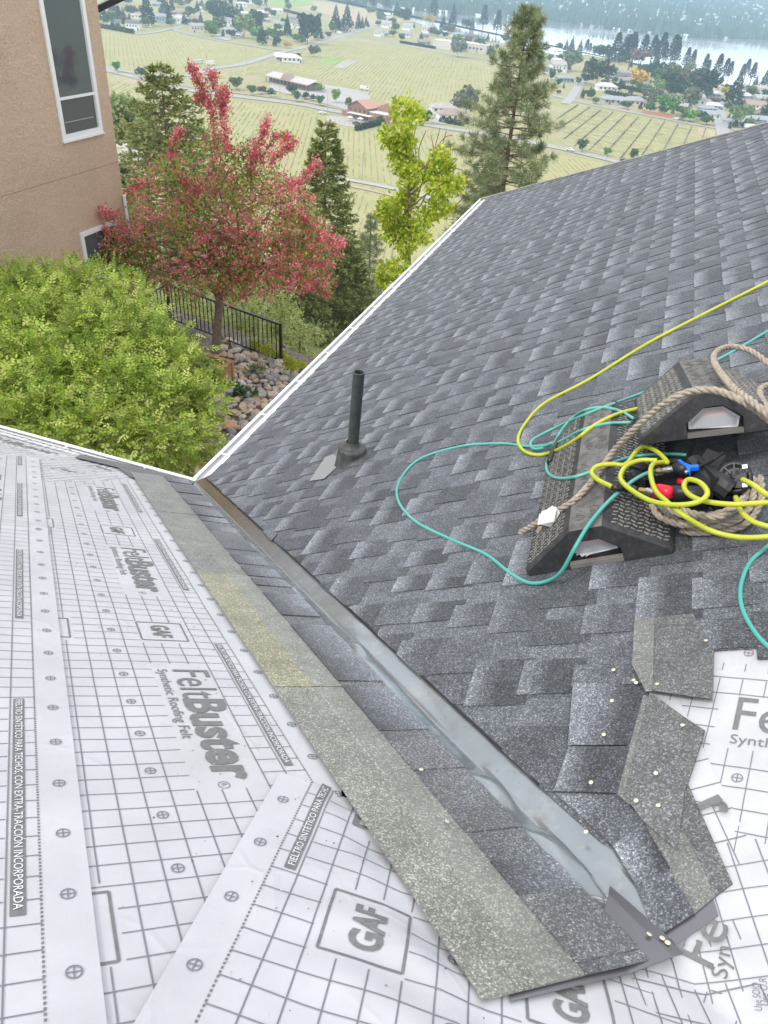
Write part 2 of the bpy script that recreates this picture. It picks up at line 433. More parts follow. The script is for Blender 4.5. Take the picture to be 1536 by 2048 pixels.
# thin pale hip edge
mb = MB()
for a in np.linspace(0, 6.2, 16)[:-1]:
    b = a + .40
    e = MB(); 
    q0 = np.array([a, 8.41 - a * 2.82 / 3.3, T * a]) + nB * .012; q1 = np.array([b, 8.41 - b * 2.82 / 3.3, T * b]) + nB * .014
    mb2 = MB(); mb2.col = tone(.3, .6); mb2.bar(q0, q1, .045, .014, up=tuple(nB)); mb2.build('hip_cap', M_SH, shingled)

# individually bent shingles at the foot of the valley (polygons in p, y)
def poly_piece(name, poly, h0, tones, parent, mt=M_SH, conv=None, thick=.004, fn=None):
    conv = conv or (lambda q: B3(q[0], q[1], q[2]))
    """flat cut piece: grid-filled polygon in roof coordinates, with edges"""
    bm = bmesh.new(); cl = bm.loops.layers.color if False else None
    vs = [bm.verts.new((q[0], q[1], 0)) for q in poly]; f = bm.faces.new(vs)
    if f.normal.z < 0: f.normal_flip()
    xs = [q[0] for q in poly]; ys = [q[1] for q in poly]; st = .02
    for ax in (0, 1):
        lo, hi = (min(xs), max(xs)) if ax == 0 else (min(ys), max(ys))
        k = math.ceil(lo / st) * st
        while k < hi:
            co = (k, 0, 0) if ax == 0 else (0, k, 0); no = (1, 0, 0) if ax == 0 else (0, 1, 0)
            bmesh.ops.bisect_plane(bm, geom=bm.verts[:] + bm.edges[:] + bm.faces[:], plane_co=co, plane_no=no, dist=1e-6)
            k += st
    mb = MB(); bm.verts.ensure_lookup_table(); bm.verts.index_update()
    for v in bm.verts:
        h = h0 + (fn(v.co.x, v.co.y) if fn else 0); mb.col = tones(v.co.x, v.co.y)
        mb.add([conv((v.co.x, v.co.y, h))], [])
    nv = len(bm.verts)
    for v in bm.verts:
        h = h0 + (fn(v.co.x, v.co.y) if fn else 0) - thick; mb.col = (.02, .02, .02)
        mb.add([conv((v.co.x, v.co.y, h))], [])
    for f in bm.faces: mb.f.append(tuple(v.index for v in f.verts)); mb.mi.append(0)
    for e in bm.edges:
        if len(e.link_faces) == 1:
            a, b = e.verts[0].index, e.verts[1].index
            mb.f.append((a, b, b + nv, a + nv)); mb.mi.append(0)
    bm.free()
    return mb.build(name, mt, parent)
cB = lambda q: B3(q[0], q[1], q[2])
def PB(pts): return [bpy_(*q) for q in pts]
def linegrad(a, b, c0, c1):
    a = np.array(a); b = np.array(b); d = b - a; l2 = d @ d
    def f(x, y):
        k = min(1, max(0, ((x - a[0]) * d[0] + (y - a[1]) * d[1]) / l2)); return tuple(p + (q - p) * k for p, q in zip(c0, c1))
    return f
KH = tone(.15, .25); KHL = tone(.27, .8); NL = tone(.2, .35)
def headtone(x, y): return KH
# lowest bent shingle: headlap, nail strip, exposed part
poly_piece('shingle', PB([(1372, 1560), (1466, 1770), (1432, 1796), (1400, 1745), (1330, 1640), (1340, 1560)]), .006, headtone, shingled, M_KH)
poly_piece('shingle', PB([(1290, 1650), (1372, 1672), (1420, 1770), (1432, 1797), (1388, 1834), (1334, 1742)]), .0075, lambda x, y: NL, shingled, M_NS)
poly_piece('shingle', PB([(1113, 1591), (1240, 1590), (1292, 1652), (1236, 1697), (1228, 1696)]), .010, linegrad(bpy_(1120, 1595), bpy_(1200, 1620), tone(.3), tone(.13)), shingled)
poly_piece('shingle', PB([(1228, 1697), (1290, 1653), (1342, 1742), (1272, 1772)]), .0115, linegrad(bpy_(1240, 1710), bpy_(1315, 1690), tone(.28), tone(.055)), shingled)
poly_piece('shingle', PB([(1270, 1771), (1338, 1742), (1392, 1832), (1316, 1881)]), .0105, linegrad(bpy_(1280, 1800), bpy_(1370, 1800), tone(.17), tone(.12)), shingled)
# second bent shingle
poly_piece('shingle', PB([(1303, 1393), (1412, 1468), (1372, 1585), (1356, 1706), (1290, 1652), (1252, 1600), (1275, 1500)]), .014, headtone, shingled, M_KH,
           fn=lambda x, y: .004 * math.sin(x * 30))
poly_piece('shingle', PB([(1284, 1394), (1309, 1408), (1292, 1500), (1275, 1620), (1262, 1618), (1236, 1596), (1258, 1500)]), .0155, lambda x, y: NL, shingled, M_NS)
poly_piece('shingle', PB([(1150, 1376), (1240, 1377), (1290, 1396), (1262, 1500), (1140, 1500)]), .0185, linegrad(bpy_(1155, 1440), bpy_(1245, 1440), tone(.26), tone(.075)), shingled)
poly_piece('shingle', PB([(1141, 1503), (1262, 1503), (1238, 1596), (1112, 1592)]), .018, linegrad(bpy_(1125, 1550), bpy_(1180, 1550), tone(.25), tone(.09)), shingled)
# third: the headlap that ends square over the felt
poly_piece('shingle', PB([(1290, 1250), (1389, 1239), (1430, 1308), (1428, 1413), (1303, 1393)]), .0215, headtone, shingled, M_KH, fn=lambda x, y: .003 * math.sin(y * 14))
poly_piece('shingle', PB([(1273, 1250), (1313, 1246), (1309, 1394), (1296, 1396), (1268, 1340)]), .0225, lambda x, y: NL, shingled, M_NS)
# starter fins lying loose near the valley
poly_piece('shingle', PB([(527, 1066), (546, 1060), (556, 1072), (545, 1085)]), .012, lambda x, y: tone(.14), shingled)
# nails
mn = MB(); mn.lathe([(0, .0016), (.0042, .0014), (.0052, .0006), (.0052, 0)], n=12)
for i in range(1):
    M_NAIL = mat('galvanised_nail', (.72, .68, .50), .4, .35)
nailme = None
for q in [(1232, 1354), (1272, 1375), (1277, 1380), (1319, 1383), (1229, 1416), (1213, 1484), (1370, 1466), (1188, 1580), (1416, 1296), (1317, 1562), (1178, 1678), (1322, 1627), (1278, 1617), (837, 1560), (888, 1666), (1290, 1895), (1316, 1903), (1327, 1912)]:
    onA = q in ((837, 1560), (888, 1666))
    if nailme is None: o = mn.build('nail', M_NAIL, shingled); nailme = o.data
    else: o = link('nail', nailme, shingled)
    if onA:
        v, s = avs(*q); P = unf(v, s, .027); nn = nA; ax = VV
    elif q[1] > 1890:
        h = hit(*q, nA); P = unf(h @ VV, h @ SA, .0275); nn = nA; ax = VV
    else:
        p, y = bpy_(*q); P = B3(p, y, .026 if q != (1178, 1678) else .024); nn = nB; ax = EP
    X = Vector(ax); Z = Vector(nn); Y = Z.cross(X); M = Matrix((X, Y, Z)).transposed().to_4x4(); M.translation = Vector(P)
    o.matrix_world = M @ Matrix.Rotation(random.uniform(-.25, .25), 4, 'X')

# ---- valley metal: one folded sheet with dents and creases
def dent(v, s):
    k = min(1, max(0, (s + .02) / .11)); h = .007 * (1 - k) - .0035 * k + .0012 * nz3(v * 3, s * 9, 3)
    for (cv, cs, rv, rs, a) in ((2.9, -.028, .22, .05, .007), (3.25, .06, .2, .05, -.003), (3.42, -.028, .10, .045, -.010), (3.55, -.028, .10, .05, .012), (3.66, -.028, .07, .05, -.008), (3.78, -.028, .09, .06, .012),
                                (2.35, -.04, .10, .04, -.007), (2.15, -.05, .06, .03, .006), (2.62, .03, .07, .05, .004), (3.86, .03, .03, .05, .007), (3.95, -.05, .05, .05, -.008), (1.5, -.04, .1, .03, .005), (2.75, -.028, .05, .02, .008)):
        h += (1.9 if cs < 0 else 1.2) * a * math.exp(-((v - cv) / rv) ** 2 - ((s - cs) / rs) ** 2) * min(1, max(0, (.16 - s) / .04)) * min(1, max(0, (s + .078) / .03))
    if v > 3.85 and abs(s) < .06: h += .006 * abs(math.sin((v - 3.85) * 16 + s * 9)) * min(1, (v - 3.85) * 8)
    if abs(s) < .008: h -= .003
    return max(h, .004 - .0075 * k)
vals = list(np.linspace(.02, 4.05, 330)); ss = [-.34, -.30, -.25, -.2] + list(np.linspace(-.16, .16, 65)) + [.2, .25, .30]
V = []; C = []
for v in vals:
    for s in ss:
        vv = v
        if v > 4.0: vv = v - .0 * s
        hh = dent(v, s)
        if v > 3.78 and s > .05: s = min(s, .30 + (.07 - .30) * min(1, (v - 3.78) / .12))
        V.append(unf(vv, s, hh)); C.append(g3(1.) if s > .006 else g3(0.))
nc = len(ss); Fq = [(i * nc + j, (i + 1) * nc + j, (i + 1) * nc + j + 1, i * nc + j + 1) for i in range(len(vals) - 1) for j in range(nc - 1)]
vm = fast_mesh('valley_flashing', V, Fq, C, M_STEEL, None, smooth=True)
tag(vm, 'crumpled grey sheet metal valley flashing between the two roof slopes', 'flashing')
vm.modifiers.new('s', 'SOLIDIFY').thickness = .0007
# folded dark tail of the flashing over the felt
tail = poly_piece('flashing_tail', [avs(*q) for q in [(1214, 1792), (1262, 1835), (1322, 1890), (1356, 1932), (1259, 1957), (1128, 1991), (1017, 2015), (1012, 1978), (1120, 1955), (1200, 1850)]], .0118,
                  lambda x, y: (.5, .5, .5), vm, M_STEELD, conv=lambda q: unf(*q) if q[1] < 0 else q[0] * VV + q[1] * SA + q[2] * nA, thick=.001,
                  fn=lambda x, y: .0012 * math.sin(y * 22 + x * 14) + .012 * max(0, min(1, (y + .12) / .1)))
poly_piece('flashing_flange', [bvs(*q) for q in [(1300, 1850), (1356, 1891), (1438, 1834), (1424, 1790), (1380, 1800)]], .0045, lambda x, y: (.5, .5, .5), vm, M_STEELD, conv=lambda q: unf(*q), thick=.001)

# ---- strip of shingles laid along the valley on the felted slope (local: butt at s=-.066, headlap to -.415)
MAT_A = Matrix(((-SA[0], VV[0], nA[0], 0), (-SA[1], VV[1], nA[1], 0), (-SA[2], VV[2], nA[2], 0), (0, 0, 0, 1)))  # p -> away from valley
strip_cols = [(.20, .75), (.16, .6), (.21, .8), (.26, 1.25), (.20, .75), (.235, .85)]
cuts = [.05, 1.07, 2.06, 3.05, 4.085]
for i in range(4):
    a, b = cuts[i], cuts[i + 1]; r = random.Random(40 + i)
    khv, wv = ((.235, .45), (.235, .45), (.26, .95), (.24, .5))[i]
    mb = MB(); mb.m = 0
    kc = tone(khv, wv)
    slab(mb, .215, .349, a, b - .003, .0035, .002, kc, kc)
    for f in range(len(mb.mi)): mb.mi[f] = 1
    m0 = len(mb.mi)
    slab(mb, .143, .235, a, b - .003, .0045, .0040, tone(.21, .45), tone(.25, .5))
    for f in range(m0, len(mb.mi)): mb.mi[f] = 2
    # broken pale adhesive line
    slab(mb, 0, .146, a, b - .003, .0052, .0046, tone(.17, .1), tone(.12, .2))
    y = a + r.uniform(0, .06)
    while y < b:
        wd = r.uniform(.075, .16); y1 = min(y + wd, b - .003)
        if r.random() < .55: ca, cb = tone(r.uniform(.21, .28), .0), tone(r.uniform(.06, .085), .1)
        else: ca, cb = tone(r.uniform(.13, .17), .1), tone(r.uniform(.11, .16), .2)
        if y1 - y > .02: slab(mb, 0, .147, y, y1, .0098, .009, ca, cb)
        y += wd + r.choice((.0, .055, .09))
    for j in range(len(mb.v)):
        p, yy, h = mb.v[j]; mb.v[j] = (p, yy, h + .0025 * math.sin(yy * 2.2 + i) + (i % 2) * .0012)
    o = mb.build('shingle', [M_SH, M_KH, M_NS], felted)
    o.matrix_world = MAT_A @ Matrix.Translation((.066, 0, .0145))
mb = MB()
r = random.Random(3); M_CHALK = mat('adhesive', (.5, .5, .45), .8)
for a, b in ((2.1, 3.04), (.4, 1.0), (3.1, 3.5)):
    y = a
    while y < b:
        mb.bar(unf(y, -.066 - .228, .0185), unf(y + r.uniform(.004, .012), -.066 - .228, .0185), .003, .001, up=tuple(nA)); y += r.uniform(.014, .03)
tag(mb.build('adhesive_dots', M_CHALK, felted), kind='stuff')
# starter pieces along the eave
poly_piece('shingle', [avs(*q) for q in [(150, 918), (235, 938), (262, 958), (330, 963), (383, 972), (390, 966), (330, 950), (225, 925), (160, 912)]], .012, lambda x, y: tone(.13, .4), felted, M_SH, conv=lambda q: unf(*q))

# ---- synthetic felt with its print
def strip_text(body, size, xs=1., bold=0.):
    cu = bpy.data.curves.new('t', 'FONT'); cu.body = body; cu.size = 1.; cu.offset = bold; cu.resolution_u = 3; cu.fill_mode = 'BOTH'
    ob = bpy.data.objects.new('t', cu); COL.objects.link(ob); bpy.context.view_layer.update()
    me = bpy.data.meshes.new_from_object(ob.evaluated_get(bpy.context.evaluated_depsgraph_get()))
    bm = bmesh.new(); bm.from_mesh(me); bmesh.ops.triangulate(bm, faces=bm.faces[:])
    vs = [(v.co.x, v.co.y) for v in bm.verts]; fs = [tuple(v.index for v in f.verts) for f in bm.faces]
    bm.free(); bpy.data.objects.remove(ob); bpy.data.curves.remove(cu); bpy.data.meshes.remove(me)
    k = size / .70
    x0 = min(q[0] for q in vs)
    return [((q[0] - x0) * k * xs, q[1] * k) for q in vs], fs
def P4_(rg, n_): return np.repeat(rg.choice([.05, .12, .3, .6], n_ // 4)[:, None] * np.array([[1, .95, .88]]), 4, axis=0)
class Felt:
    """one sheet: frame origin O (on the printed edge), reading direction X, Up towards that edge; all in unfolded roof metres"""
    def __init__(s, O, X, h0, wr, amp, surf=unf):
        s.O = np.array(O, float); s.X = np.array(X, float) / np.linalg.norm(X); s.U = np.array([-s.X[1], s.X[0]]); s.h0 = h0; s.wr = wr; s.amp = amp; s.ink = MB(); s.ink2 = MB(); s.surf = surf; s.ex = []
    def vs(s, x, w): return s.O + s.X * x - s.U * w
    def pt(s, x, w, off=0.):
        q = s.vs(x, w); return s.surf(q[0], q[1], s.h0 + s.wr(q[0], q[1]) + off)
    def sheet(s, x0, x1, w0, w1, parent, step=.016, startfn=None, label=None):
        nx = int((x1 - x0) / step) + 1; nw = int((w1 - w0) / step) + 1; V = []
        for i in range(nx + 1):
            for j in range(nw + 1):
                w = w0 + (w1 - w0) * j / nw; a, b = (x0, x1) if startfn is None else startfn(w)
                V.append(s.pt(a + (b - a) * i / nx, w))
        Fq = [(i * (nw + 1) + j, (i + 1) * (nw + 1) + j, (i + 1) * (nw + 1) + j + 1, i * (nw + 1) + j + 1) for i in range(nx) for j in range(nw)]
        s.o = fast_mesh('felt_sheet', V, Fq, (.7, .7, .7), M_FELT, parent, smooth=True)
        if label: s.o['label'] = label
        s.rng = (x0, x1, w0, w1); s.sf = startfn
    def ok(s, x, w):
        a, b = s.rng[:2] if s.sf is None else s.sf(w)
        if not (a <= x <= b and s.rng[2] <= w <= s.rng[3]): return False
        for (ex, ew, rx, rw) in s.ex:
            if abs(x - ex) < rx and abs(w - ew) < rw: return False
        return True
    def line(s, a, b, wd=.0028, mb=None, off=.0012, force=False):
        mb = mb or s.ink2; a = np.array(a); b = np.array(b); L_ = np.linalg.norm(b - a); n = max(1, int(L_ / .024)); d = (b - a) / L_; nn = np.array([-d[1], d[0]]) * wd / 2
        for i in range(n):
            p, q = a + (b - a) * i / n, a + (b - a) * (i + 1) / n; c = (p + q) / 2
            if not (force or s.ok(*c)): continue
            mb.add([s.pt(*(p - nn), off), s.pt(*(q - nn), off), s.pt(*(q + nn), off), s.pt(*(p + nn), off)], [(0, 1, 2, 3)])
    def rect(s, x0, x1, w0, w1, mb=None, off=.0012, hole=None):
        mb = mb or s.ink; n = max(1, int((x1 - x0) / .03))
        for i in range(n):
            a, b = x0 + (x1 - x0) * i / n, x0 + (x1 - x0) * (i + 1) / n
            if s.ok((a + b) / 2, (w0 + w1) / 2): mb.add([s.pt(a, w0, off), s.pt(b, w0, off), s.pt(b, w1, off), s.pt(a, w1, off)], [(0, 1, 2, 3)])
    def text(s, body, x, w, size, length=None, bold=0., mb=None, off=.0018, rot=None):
        mb = mb if mb is not None else s.ink; vs, fs = strip_text(body, size, 1., bold)
        k = 1. if length is None else length / max(q[0] for q in vs)
        if not s.ok(x, w) and rot is None and not s.ok(x + (length or .1), w): return
        base = mb.add([s.pt(x + q[0] * k, w - q[1], off) for q in vs], [])
        for f in fs:
            c = np.mean([[vs[i][0] * k + x, w - vs[i][1]] for i in f], axis=0)
            if rot is not None or s.ok(*c): mb.f.append(tuple(i + base for i in f)); mb.mi.append(0)
    def ring(s, x, w, r=.0105, wd=.0022):
        n = 20
        if not s.ok(x, w): return
        for i in range(n):
            a, b = 2 * math.pi * i / n, 2 * math.pi * (i + 1) / n
            s.ink2.add([s.pt(x + rr * math.cos(t), w + rr * math.sin(t), .0016) for t, rr in ((a, r - wd / 2), (b, r - wd / 2), (b, r + wd / 2), (a, r + wd / 2))], [(0, 1, 2, 3)])
        s.line((x - r, w), (x + r, w), wd, off=.0016); s.line((x, w - r), (x, w + r), wd, off=.0016)
    def template(s, x0, x1, wmax, phase=0., dots=True, logos=True, box=True):
        k0 = math.floor((x0 - phase) / 1.165) - 1; k1 = math.ceil((x1 - phase) / 1.165) + 1
        zones = []
        for k in range(k0, k1 + 1):
            o = phase + k * 1.165
            zones.append((o - .035, o + .57, .17, .335)); zones.append((o - .357, o - .19, .178, .335)); zones.append((o - .357, o - .19, .505, .66))
            if logos:
                s.text('Felt', o, .276, .098, .165, .0); s.text('Buster', o + .168, .276, .098, .36, .034)
                s.text('R', o + .54, .272, .012, mb=s.ink2); 
                n = 14
                for i in range(n):
                    a, b = 2 * math.pi * i / n, 2 * math.pi * (i + 1) / n
                    s.line((o + .5445 + .012 * math.cos(a), .266 + .012 * math.sin(a)), (o + .5445 + .012 * math.cos(b), .266 + .012 * math.sin(b)), .0018)
                s.text('Synthetic Roofing Felt', o, .316, .026, .36)
                for ww in (.19, .52):
                    a0, a1, b0, b1 = o - .345, o - .205, ww, ww + .135
                    for p, q in (((a0, b0), (a1, b0)), ((a1, b0), (a1, b1)), ((a1, b1), (a0, b1)), ((a0, b1), (a0, b0))): s.line(p, q, .005, s.ink)
                    s.text('GAF', a0 + .022, ww + .095, .052, .096, .035)
                # boxed Spanish line: dark box with light lettering
                if not box: continue
                s.rect(o - .195, o + .485, .092, .114)
                wmb = s.white
                s.text('FIELTRO SINT\u00c9TICO PARA TECHOS, CON EXTRA-TRACCI\u00d3N INCORPORADA', o - .186, .1095, .0135, .66, .004, mb=wmb, off=.0026)
        def inz(x, w): return logos and any(a <= x <= b and c <= w <= d for a, b, c, d in zones)
        x = phase + math.ceil((x0 - phase) / .0505) * .0505
        while x < x1:
            w = .0715; 
            while w < wmax:
                e = min(w + .0258, wmax); c = (x, (w + e) / 2)
                inbox = .088 < c[1] < .116 and logos and any(phase + k * 1.165 - .2 < x < phase + k * 1.165 + .487 for k in range(k0, k1 + 1))
                if not inz(*c) and not inbox: s.line((x, w), (x, e), .002)
                w = e
            x += .0505
        w = .120
        while w < wmax:
            x = x0
            while x < x1:
                e = min(x + .024, x1)
                if not inz((x + e) / 2, w) or abs(w - .171) < .01: s.line((x, w), (e, w), .0025)
                x = e
            w += .0515
        if dots:
            x = x0
            while x < x1: s.line((x, .0715), (x + .0045, .0715), .0036, s.ink); x += .0085
        x = phase + math.ceil((x0 - phase) / .1505) * .1505
        while x < x1: s.ring(x, .034); s.ring(x + .03, .405); x += .1505
    def finish(s):
        s.o and s.ink.v and s.ink.build('print', M_INK, s.o)
        if s.ink2.v: s.ink2.build('print', M_INK2, s.o)
        if s.white.v: s.white.build('print', M_PRINTW, s.o)
    white = None
def mkfelt(*a, **k):
    f = Felt(*a, **k); f.white = MB(); return f
def wr_soft(a): return lambda v, s: a * (nz3(v * 2.2, s * 5, 1) + .5 * nz3(v * 8, s * 9, 7) + .45 * max(0, nz3(v * 5, s * 2.2, 17)) ** 2 * 3)
# cross sheet along the eave (rippled)
def wr_eave(v, s):
    return .004 * nz3(v * 5, s * 7, 2) + .0016 * math.sin((v * .707 + s * .9) * 95 + 2 * nz3(v * 6, s * 6, 4))
ev = np.array([(np.array([-1., 0, 0])) @ VV, (np.array([-1., 0, 0])) @ SA]); edn = np.array([(np.array([0, -1, T]) * CT) @ VV, (np.array([0, -1, T]) * CT) @ SA])
# reading direction along the eave with letters' tops towards the gutter
fT = mkfelt(np.array(edn) * .10, -ev, .0, wr_eave, 0)
fT.sheet(-3.3, -.12, 0, 1.15, felted, .012, label='rippled felt sheet along the eave')
fT.template(-3.3, -.1, 1.1, phase=-1.33); fT.finish()
# main roll
fR = mkfelt((0, -.392), (1, 0), .0035, wr_soft(.0022), 0)
def sR(w):
    k = (w - .03) / .52; return (.235 + .43 * max(0, k), min(4.35, 3.501 - (-.392 - w + .561) * 1.453 + .24))
fR.sheet(.2, 4.35, 0, .64, felted, .018, startfn=sR)
fR.ex = []
fR.template(.25, 4.3, .63, phase=2.93); fR.finish()
# left roll over it
fL = mkfelt((0, -.938), (1, 0), .0085, lambda v, s: wr_soft(.0026)(v, s) + .006 * math.exp(-((v - 1.62) / .05) ** 2) * (1 + nz3(v * 40, s * 20)), 0)
def sL(w): return (-.02 + .38 * w, min(4.35, 3.501 + (.377 + w) * 1.453 + .13))
fL.sheet(-1.2, 4.35, 0, 1.2, felted, .02, startfn=sL)
fL.template(-1.2, 4.3, 1.15, phase=3.30); fL.finish()
# diagonal sheet across the foot of the valley
dd = np.array([.824, -.567]); dd /= np.linalg.norm(dd)
def wrD(v, s):
    q = (v - 3.5) * .567 + (s + .56) * .824; l = (v - 3.5) * .824 - (s + .56) * .567
    return -.0125 * min(1, max(0, (s + .475) / .055)) - .004 * min(1, max(0, (s + .385) / .13)) + .003 * nz3(v * 3, s * 4, 5) + min(1, max(0, q * 4)) * (.0032 * math.sin(l * 42 + 3 * nz3(v * 4, s * 4)) + .0035 * nz3(v * 8, s * 8, 9)) + max(0, (q - .25)) * .01 * nz3(v * 6, s * 6, 3)
fD = mkfelt((3.501 + .049 * dd[0], -.561 + .049 * dd[1]), -dd, .0165, wrD, 0)
fD.sheet(-1.2, .10, 0, 1.32, felted, .014)
fD.ex = [(-.62, .86, .13, .07)]
fD.template(-1.2, .1, 1.3, phase=0.); fD.finish()
# felt on the shingled side
def frameB(px, X):
    p, y = px; O = np.array(py2vs(p, y)); q = np.array(py2vs(p + X[0], y + X[1])); return O, q - O
def wrE(v, s): return .0035 * nz3(v * 4, s * 4, 15) + .002 * nz3(v * 14, s * 14, 3)
O, X = frameB((3.234, -1.893), (.985, -.19))
fE = mkfelt(O, X, -.004, wrE, 0)
fE.sheet(-.35, 1.3, -.15, 1.0, shingled, .016); fE.template(-.35, 1.3, .95, phase=0., dots=False, box=False); fE.finish()
O, X = frameB((3.150, -2.30), (.34, -.94))
wrG = lambda v, s: .003 * nz3(v * 5, s * 5, 33)
fG = mkfelt(O, X, -.002, wrG, 0)
def wrG2(v, s): return wrG(v, s)
fG.sheet(-.25, .75, .0, .30, shingled, .012)
fG.surf = unf
for k in range(-3, 13):
    fG.line((k * .0655 + .075, 0), (k * .0655 + .075, .3), .0026)
for k in range(0, 6): fG.line((.05, .035 + k * .052), (.75, .035 + k * .052), .0024)
fG.finish()
def text_px(host, body, p0, p1, up, size, bold=0., pen=False, n=nB, length=None, off=.004, surf='B'):
    """lettering lying on the roof felt from photo point p0 towards p1"""
    P0_ = hit(*p0, n); P1_ = hit(*p1, n); Xd = P1_ - P0_; L0 = np.linalg.norm(Xd); Xd /= L0; U = np.cross(n, Xd); Pu = hit(*up, n)
    if (Pu - P0_) @ U < 0: U = -U
    vs, fs = strip_text(body, size, 1., bold); k = (length or L0) / max(q[0] for q in vs)
    mb = MB(); mb.add([P0_ + Xd * q[0] * k + U * q[1] + n * off for q in vs], fs)
    mb.build('print', M_PEN if pen else M_INK, host.o)
text_px(fG, 'r', (1392, 1612), (1412, 1640), (1440, 1580), .075, .03, off=.006, length=.045)
text_px(fG, '\u00ae', (1432, 1612), (1440, 1618), (1440, 1600), .016, off=.006, length=.018)
text_px(fD, 'Fe', (1424, 1942), (1455, 1870), (1362, 1893), .066, .004, n=nB, off=.004, length=.085)
text_px(fD, 'Syn', (1455, 1962), (1462, 1902), (1437, 1955), .026, .004, n=nB, off=.004, length=.055)
text_px(fD, 'Use SOlO', (1526, 2026), (1519, 1970), (1510, 2020), .012, n=nB, off=.006, pen=True)
text_px(fD, 'Use O.R', (1540, 2016), (1534, 1960), (1526, 2010), .012, n=nB, off=.006, pen=True)

# crumbs of mineral granules and dirt lying on the sheets
rg = np.random.default_rng(50); V = []; 
def crumb(c, a, b, n_, sz):
    th = rg.uniform(0, 6.28); u = (a * math.cos(th) + b * math.sin(th)) * sz; w_ = (b * math.cos(th) - a * math.sin(th)) * sz * rg.uniform(.3, .9); V.extend([c - u, c - w_, c + u, c + w_])
for i in range(420):
    v = rg.uniform(1.2, 4.2); s_ = -.43 - abs(rg.normal()) * .22; 
    crumb(unf(v, s_, .0035 + fR.wr(v, s_) + (.0155 if (v - 3.501) * .567 + (s_ + .561) * .824 > 0 else .0022 if s_ > -.93 else .008)), VV, SA, nA, rg.choice([.001, .0014, .002, .003]))
for i in range(260):
    v = rg.uniform(.2, 3.8); s_ = rg.uniform(-.06, .07); crumb(unf(v, s_, dent(v, s_) + .001), VV, SA if s_ < 0 else SB, nA, rg.choice([.0008, .0012, .0018]))
fast_mesh('dirt_crumbs', np.array(V), np.arange(len(V)).reshape(-1, 4), P4_(rg, len(V)), M_GEN, felted)['kind'] = 'stuff'
# ---- gutters
def gutter(name, a, b, outd, label):
    """a -> b along the outer lip, outd points back towards the roof"""
    a = np.array(a, float); b = np.array(b, float); o = np.array(outd, float); Z = np.array([0, 0, 1.]); Lg = np.linalg.norm(b - a); d = (b - a) / Lg
    root = empty(name, a, label, 'gutter', 'white roof gutters')
    prof = [(-.010, -.006), (-.010, .0), (-.032, .0), (-.032, -.018), (-.042, -.035), (-.032, -.06), (-.026, -.028), (-.01, -.032), (.108, -.018), (.112, .02)]
    prof2 = prof[:9] + [(.116, -.02)]
    mb = MB()
    for k, (q, z) in enumerate(prof):
        for e in (0, Lg): mb.add([d * e + o * q + Z * z], [])
    for k in range(len(prof) - 1): mb.f.append((2 * k, 2 * k + 1, 2 * k + 3, 2 * k + 2)); mb.mi.append(0)
    t_ = mb.build('trough', M_WHITE, root); t_.modifiers.new('s', 'SOLIDIFY').thickness = .0012
    k = .38
    while k < Lg:
        mb = MB(); mb.box(tuple(d * k + o * .04 + Z * -.004), (.14 if abs(o[0]) > .5 else .014, .14 if abs(o[1]) > .5 else .014, .004))
        mb.build('hanger', M_WHITE, root); k += .62
    kk = 1.9
    while kk < Lg:
        mb = MB(); mb.box(tuple(d * kk + o * .06 + Z * -.0245), (.12 if abs(o[0]) > .5 else .05, .12 if abs(o[1]) > .5 else .05, .002)); kk += 1.9; mb.build('seam', M_WHITE, root)
    return root
gutter('gutter', (0, 0.0, .004), (0, 8.45, .004), (1, 0, 0), 'white metal gutter along the eave of the shingled slope')
gutter('gutter', (0, 0, .004), (-3.4, 0, .004), (0, -1, 0), 'white metal gutter along the eave of the felted slope')
# drip edge
mb = MB()
for (a, b) in (((.125, .15), (.125, 8.4)),):
    mb.add([XYB(.105, .02, .002), XYB(.105, 8.4, .002), XYB(.20, 8.4, .002), XYB(.20, .02, .002)], [(0, 1, 2, 3)])
mb.add([A3(-.02, -.105, .001), A3(-3.4, -.105, .001), A3(-3.4, -.16, .001), A3(-.02, -.16, .001)], [(0, 1, 2, 3)])
mb.add([XYB(.105, .02, .002), XYB(.105, 8.4, .002), (.107, 8.4, -.06), (.107, .02, -.06), A3(-.02, -.105, .001), A3(-3.4, -.105, .001), (-3.4, -.107, -.06), (-.02, -.107, -.06)], [(0, 1, 2, 3), (4, 5, 6, 7)])
mb.build('drip_edge', M_WHITE, shingled)
# walls of our house under the eaves
mb = MB(); mb.add([(.5, .5, -.2), (.5, 8, -.2), (.5, 8, -4.6), (.5, .5, -4.6), (-3.2, .0 - .5, -.2), (-3.2, -.5, -4.6), (.5, -.5, -.2), (.5, -.5, -4.6)], [(0, 1, 2, 3), (4, 5, 7, 6)])
mb.add([(.13, .0, -.02), (.13, 8.4, -.02), (.13, 8.4, -.22), (.13, .0, -.22), (.5, .5, -.22), (.5, 8, -.22)], [(0, 1, 2, 3), (3, 2, 5, 4)])
mb.add([(.13, -.13, -.02), (-3.3, -.13, -.02), (-3.3, -.13, -.22), (.13, -.13, -.22)], [(0, 1, 2, 3)])
tag(mb.build('house_wall', M_HOUSE), 'wall below the eaves of the roof', kind='structure')
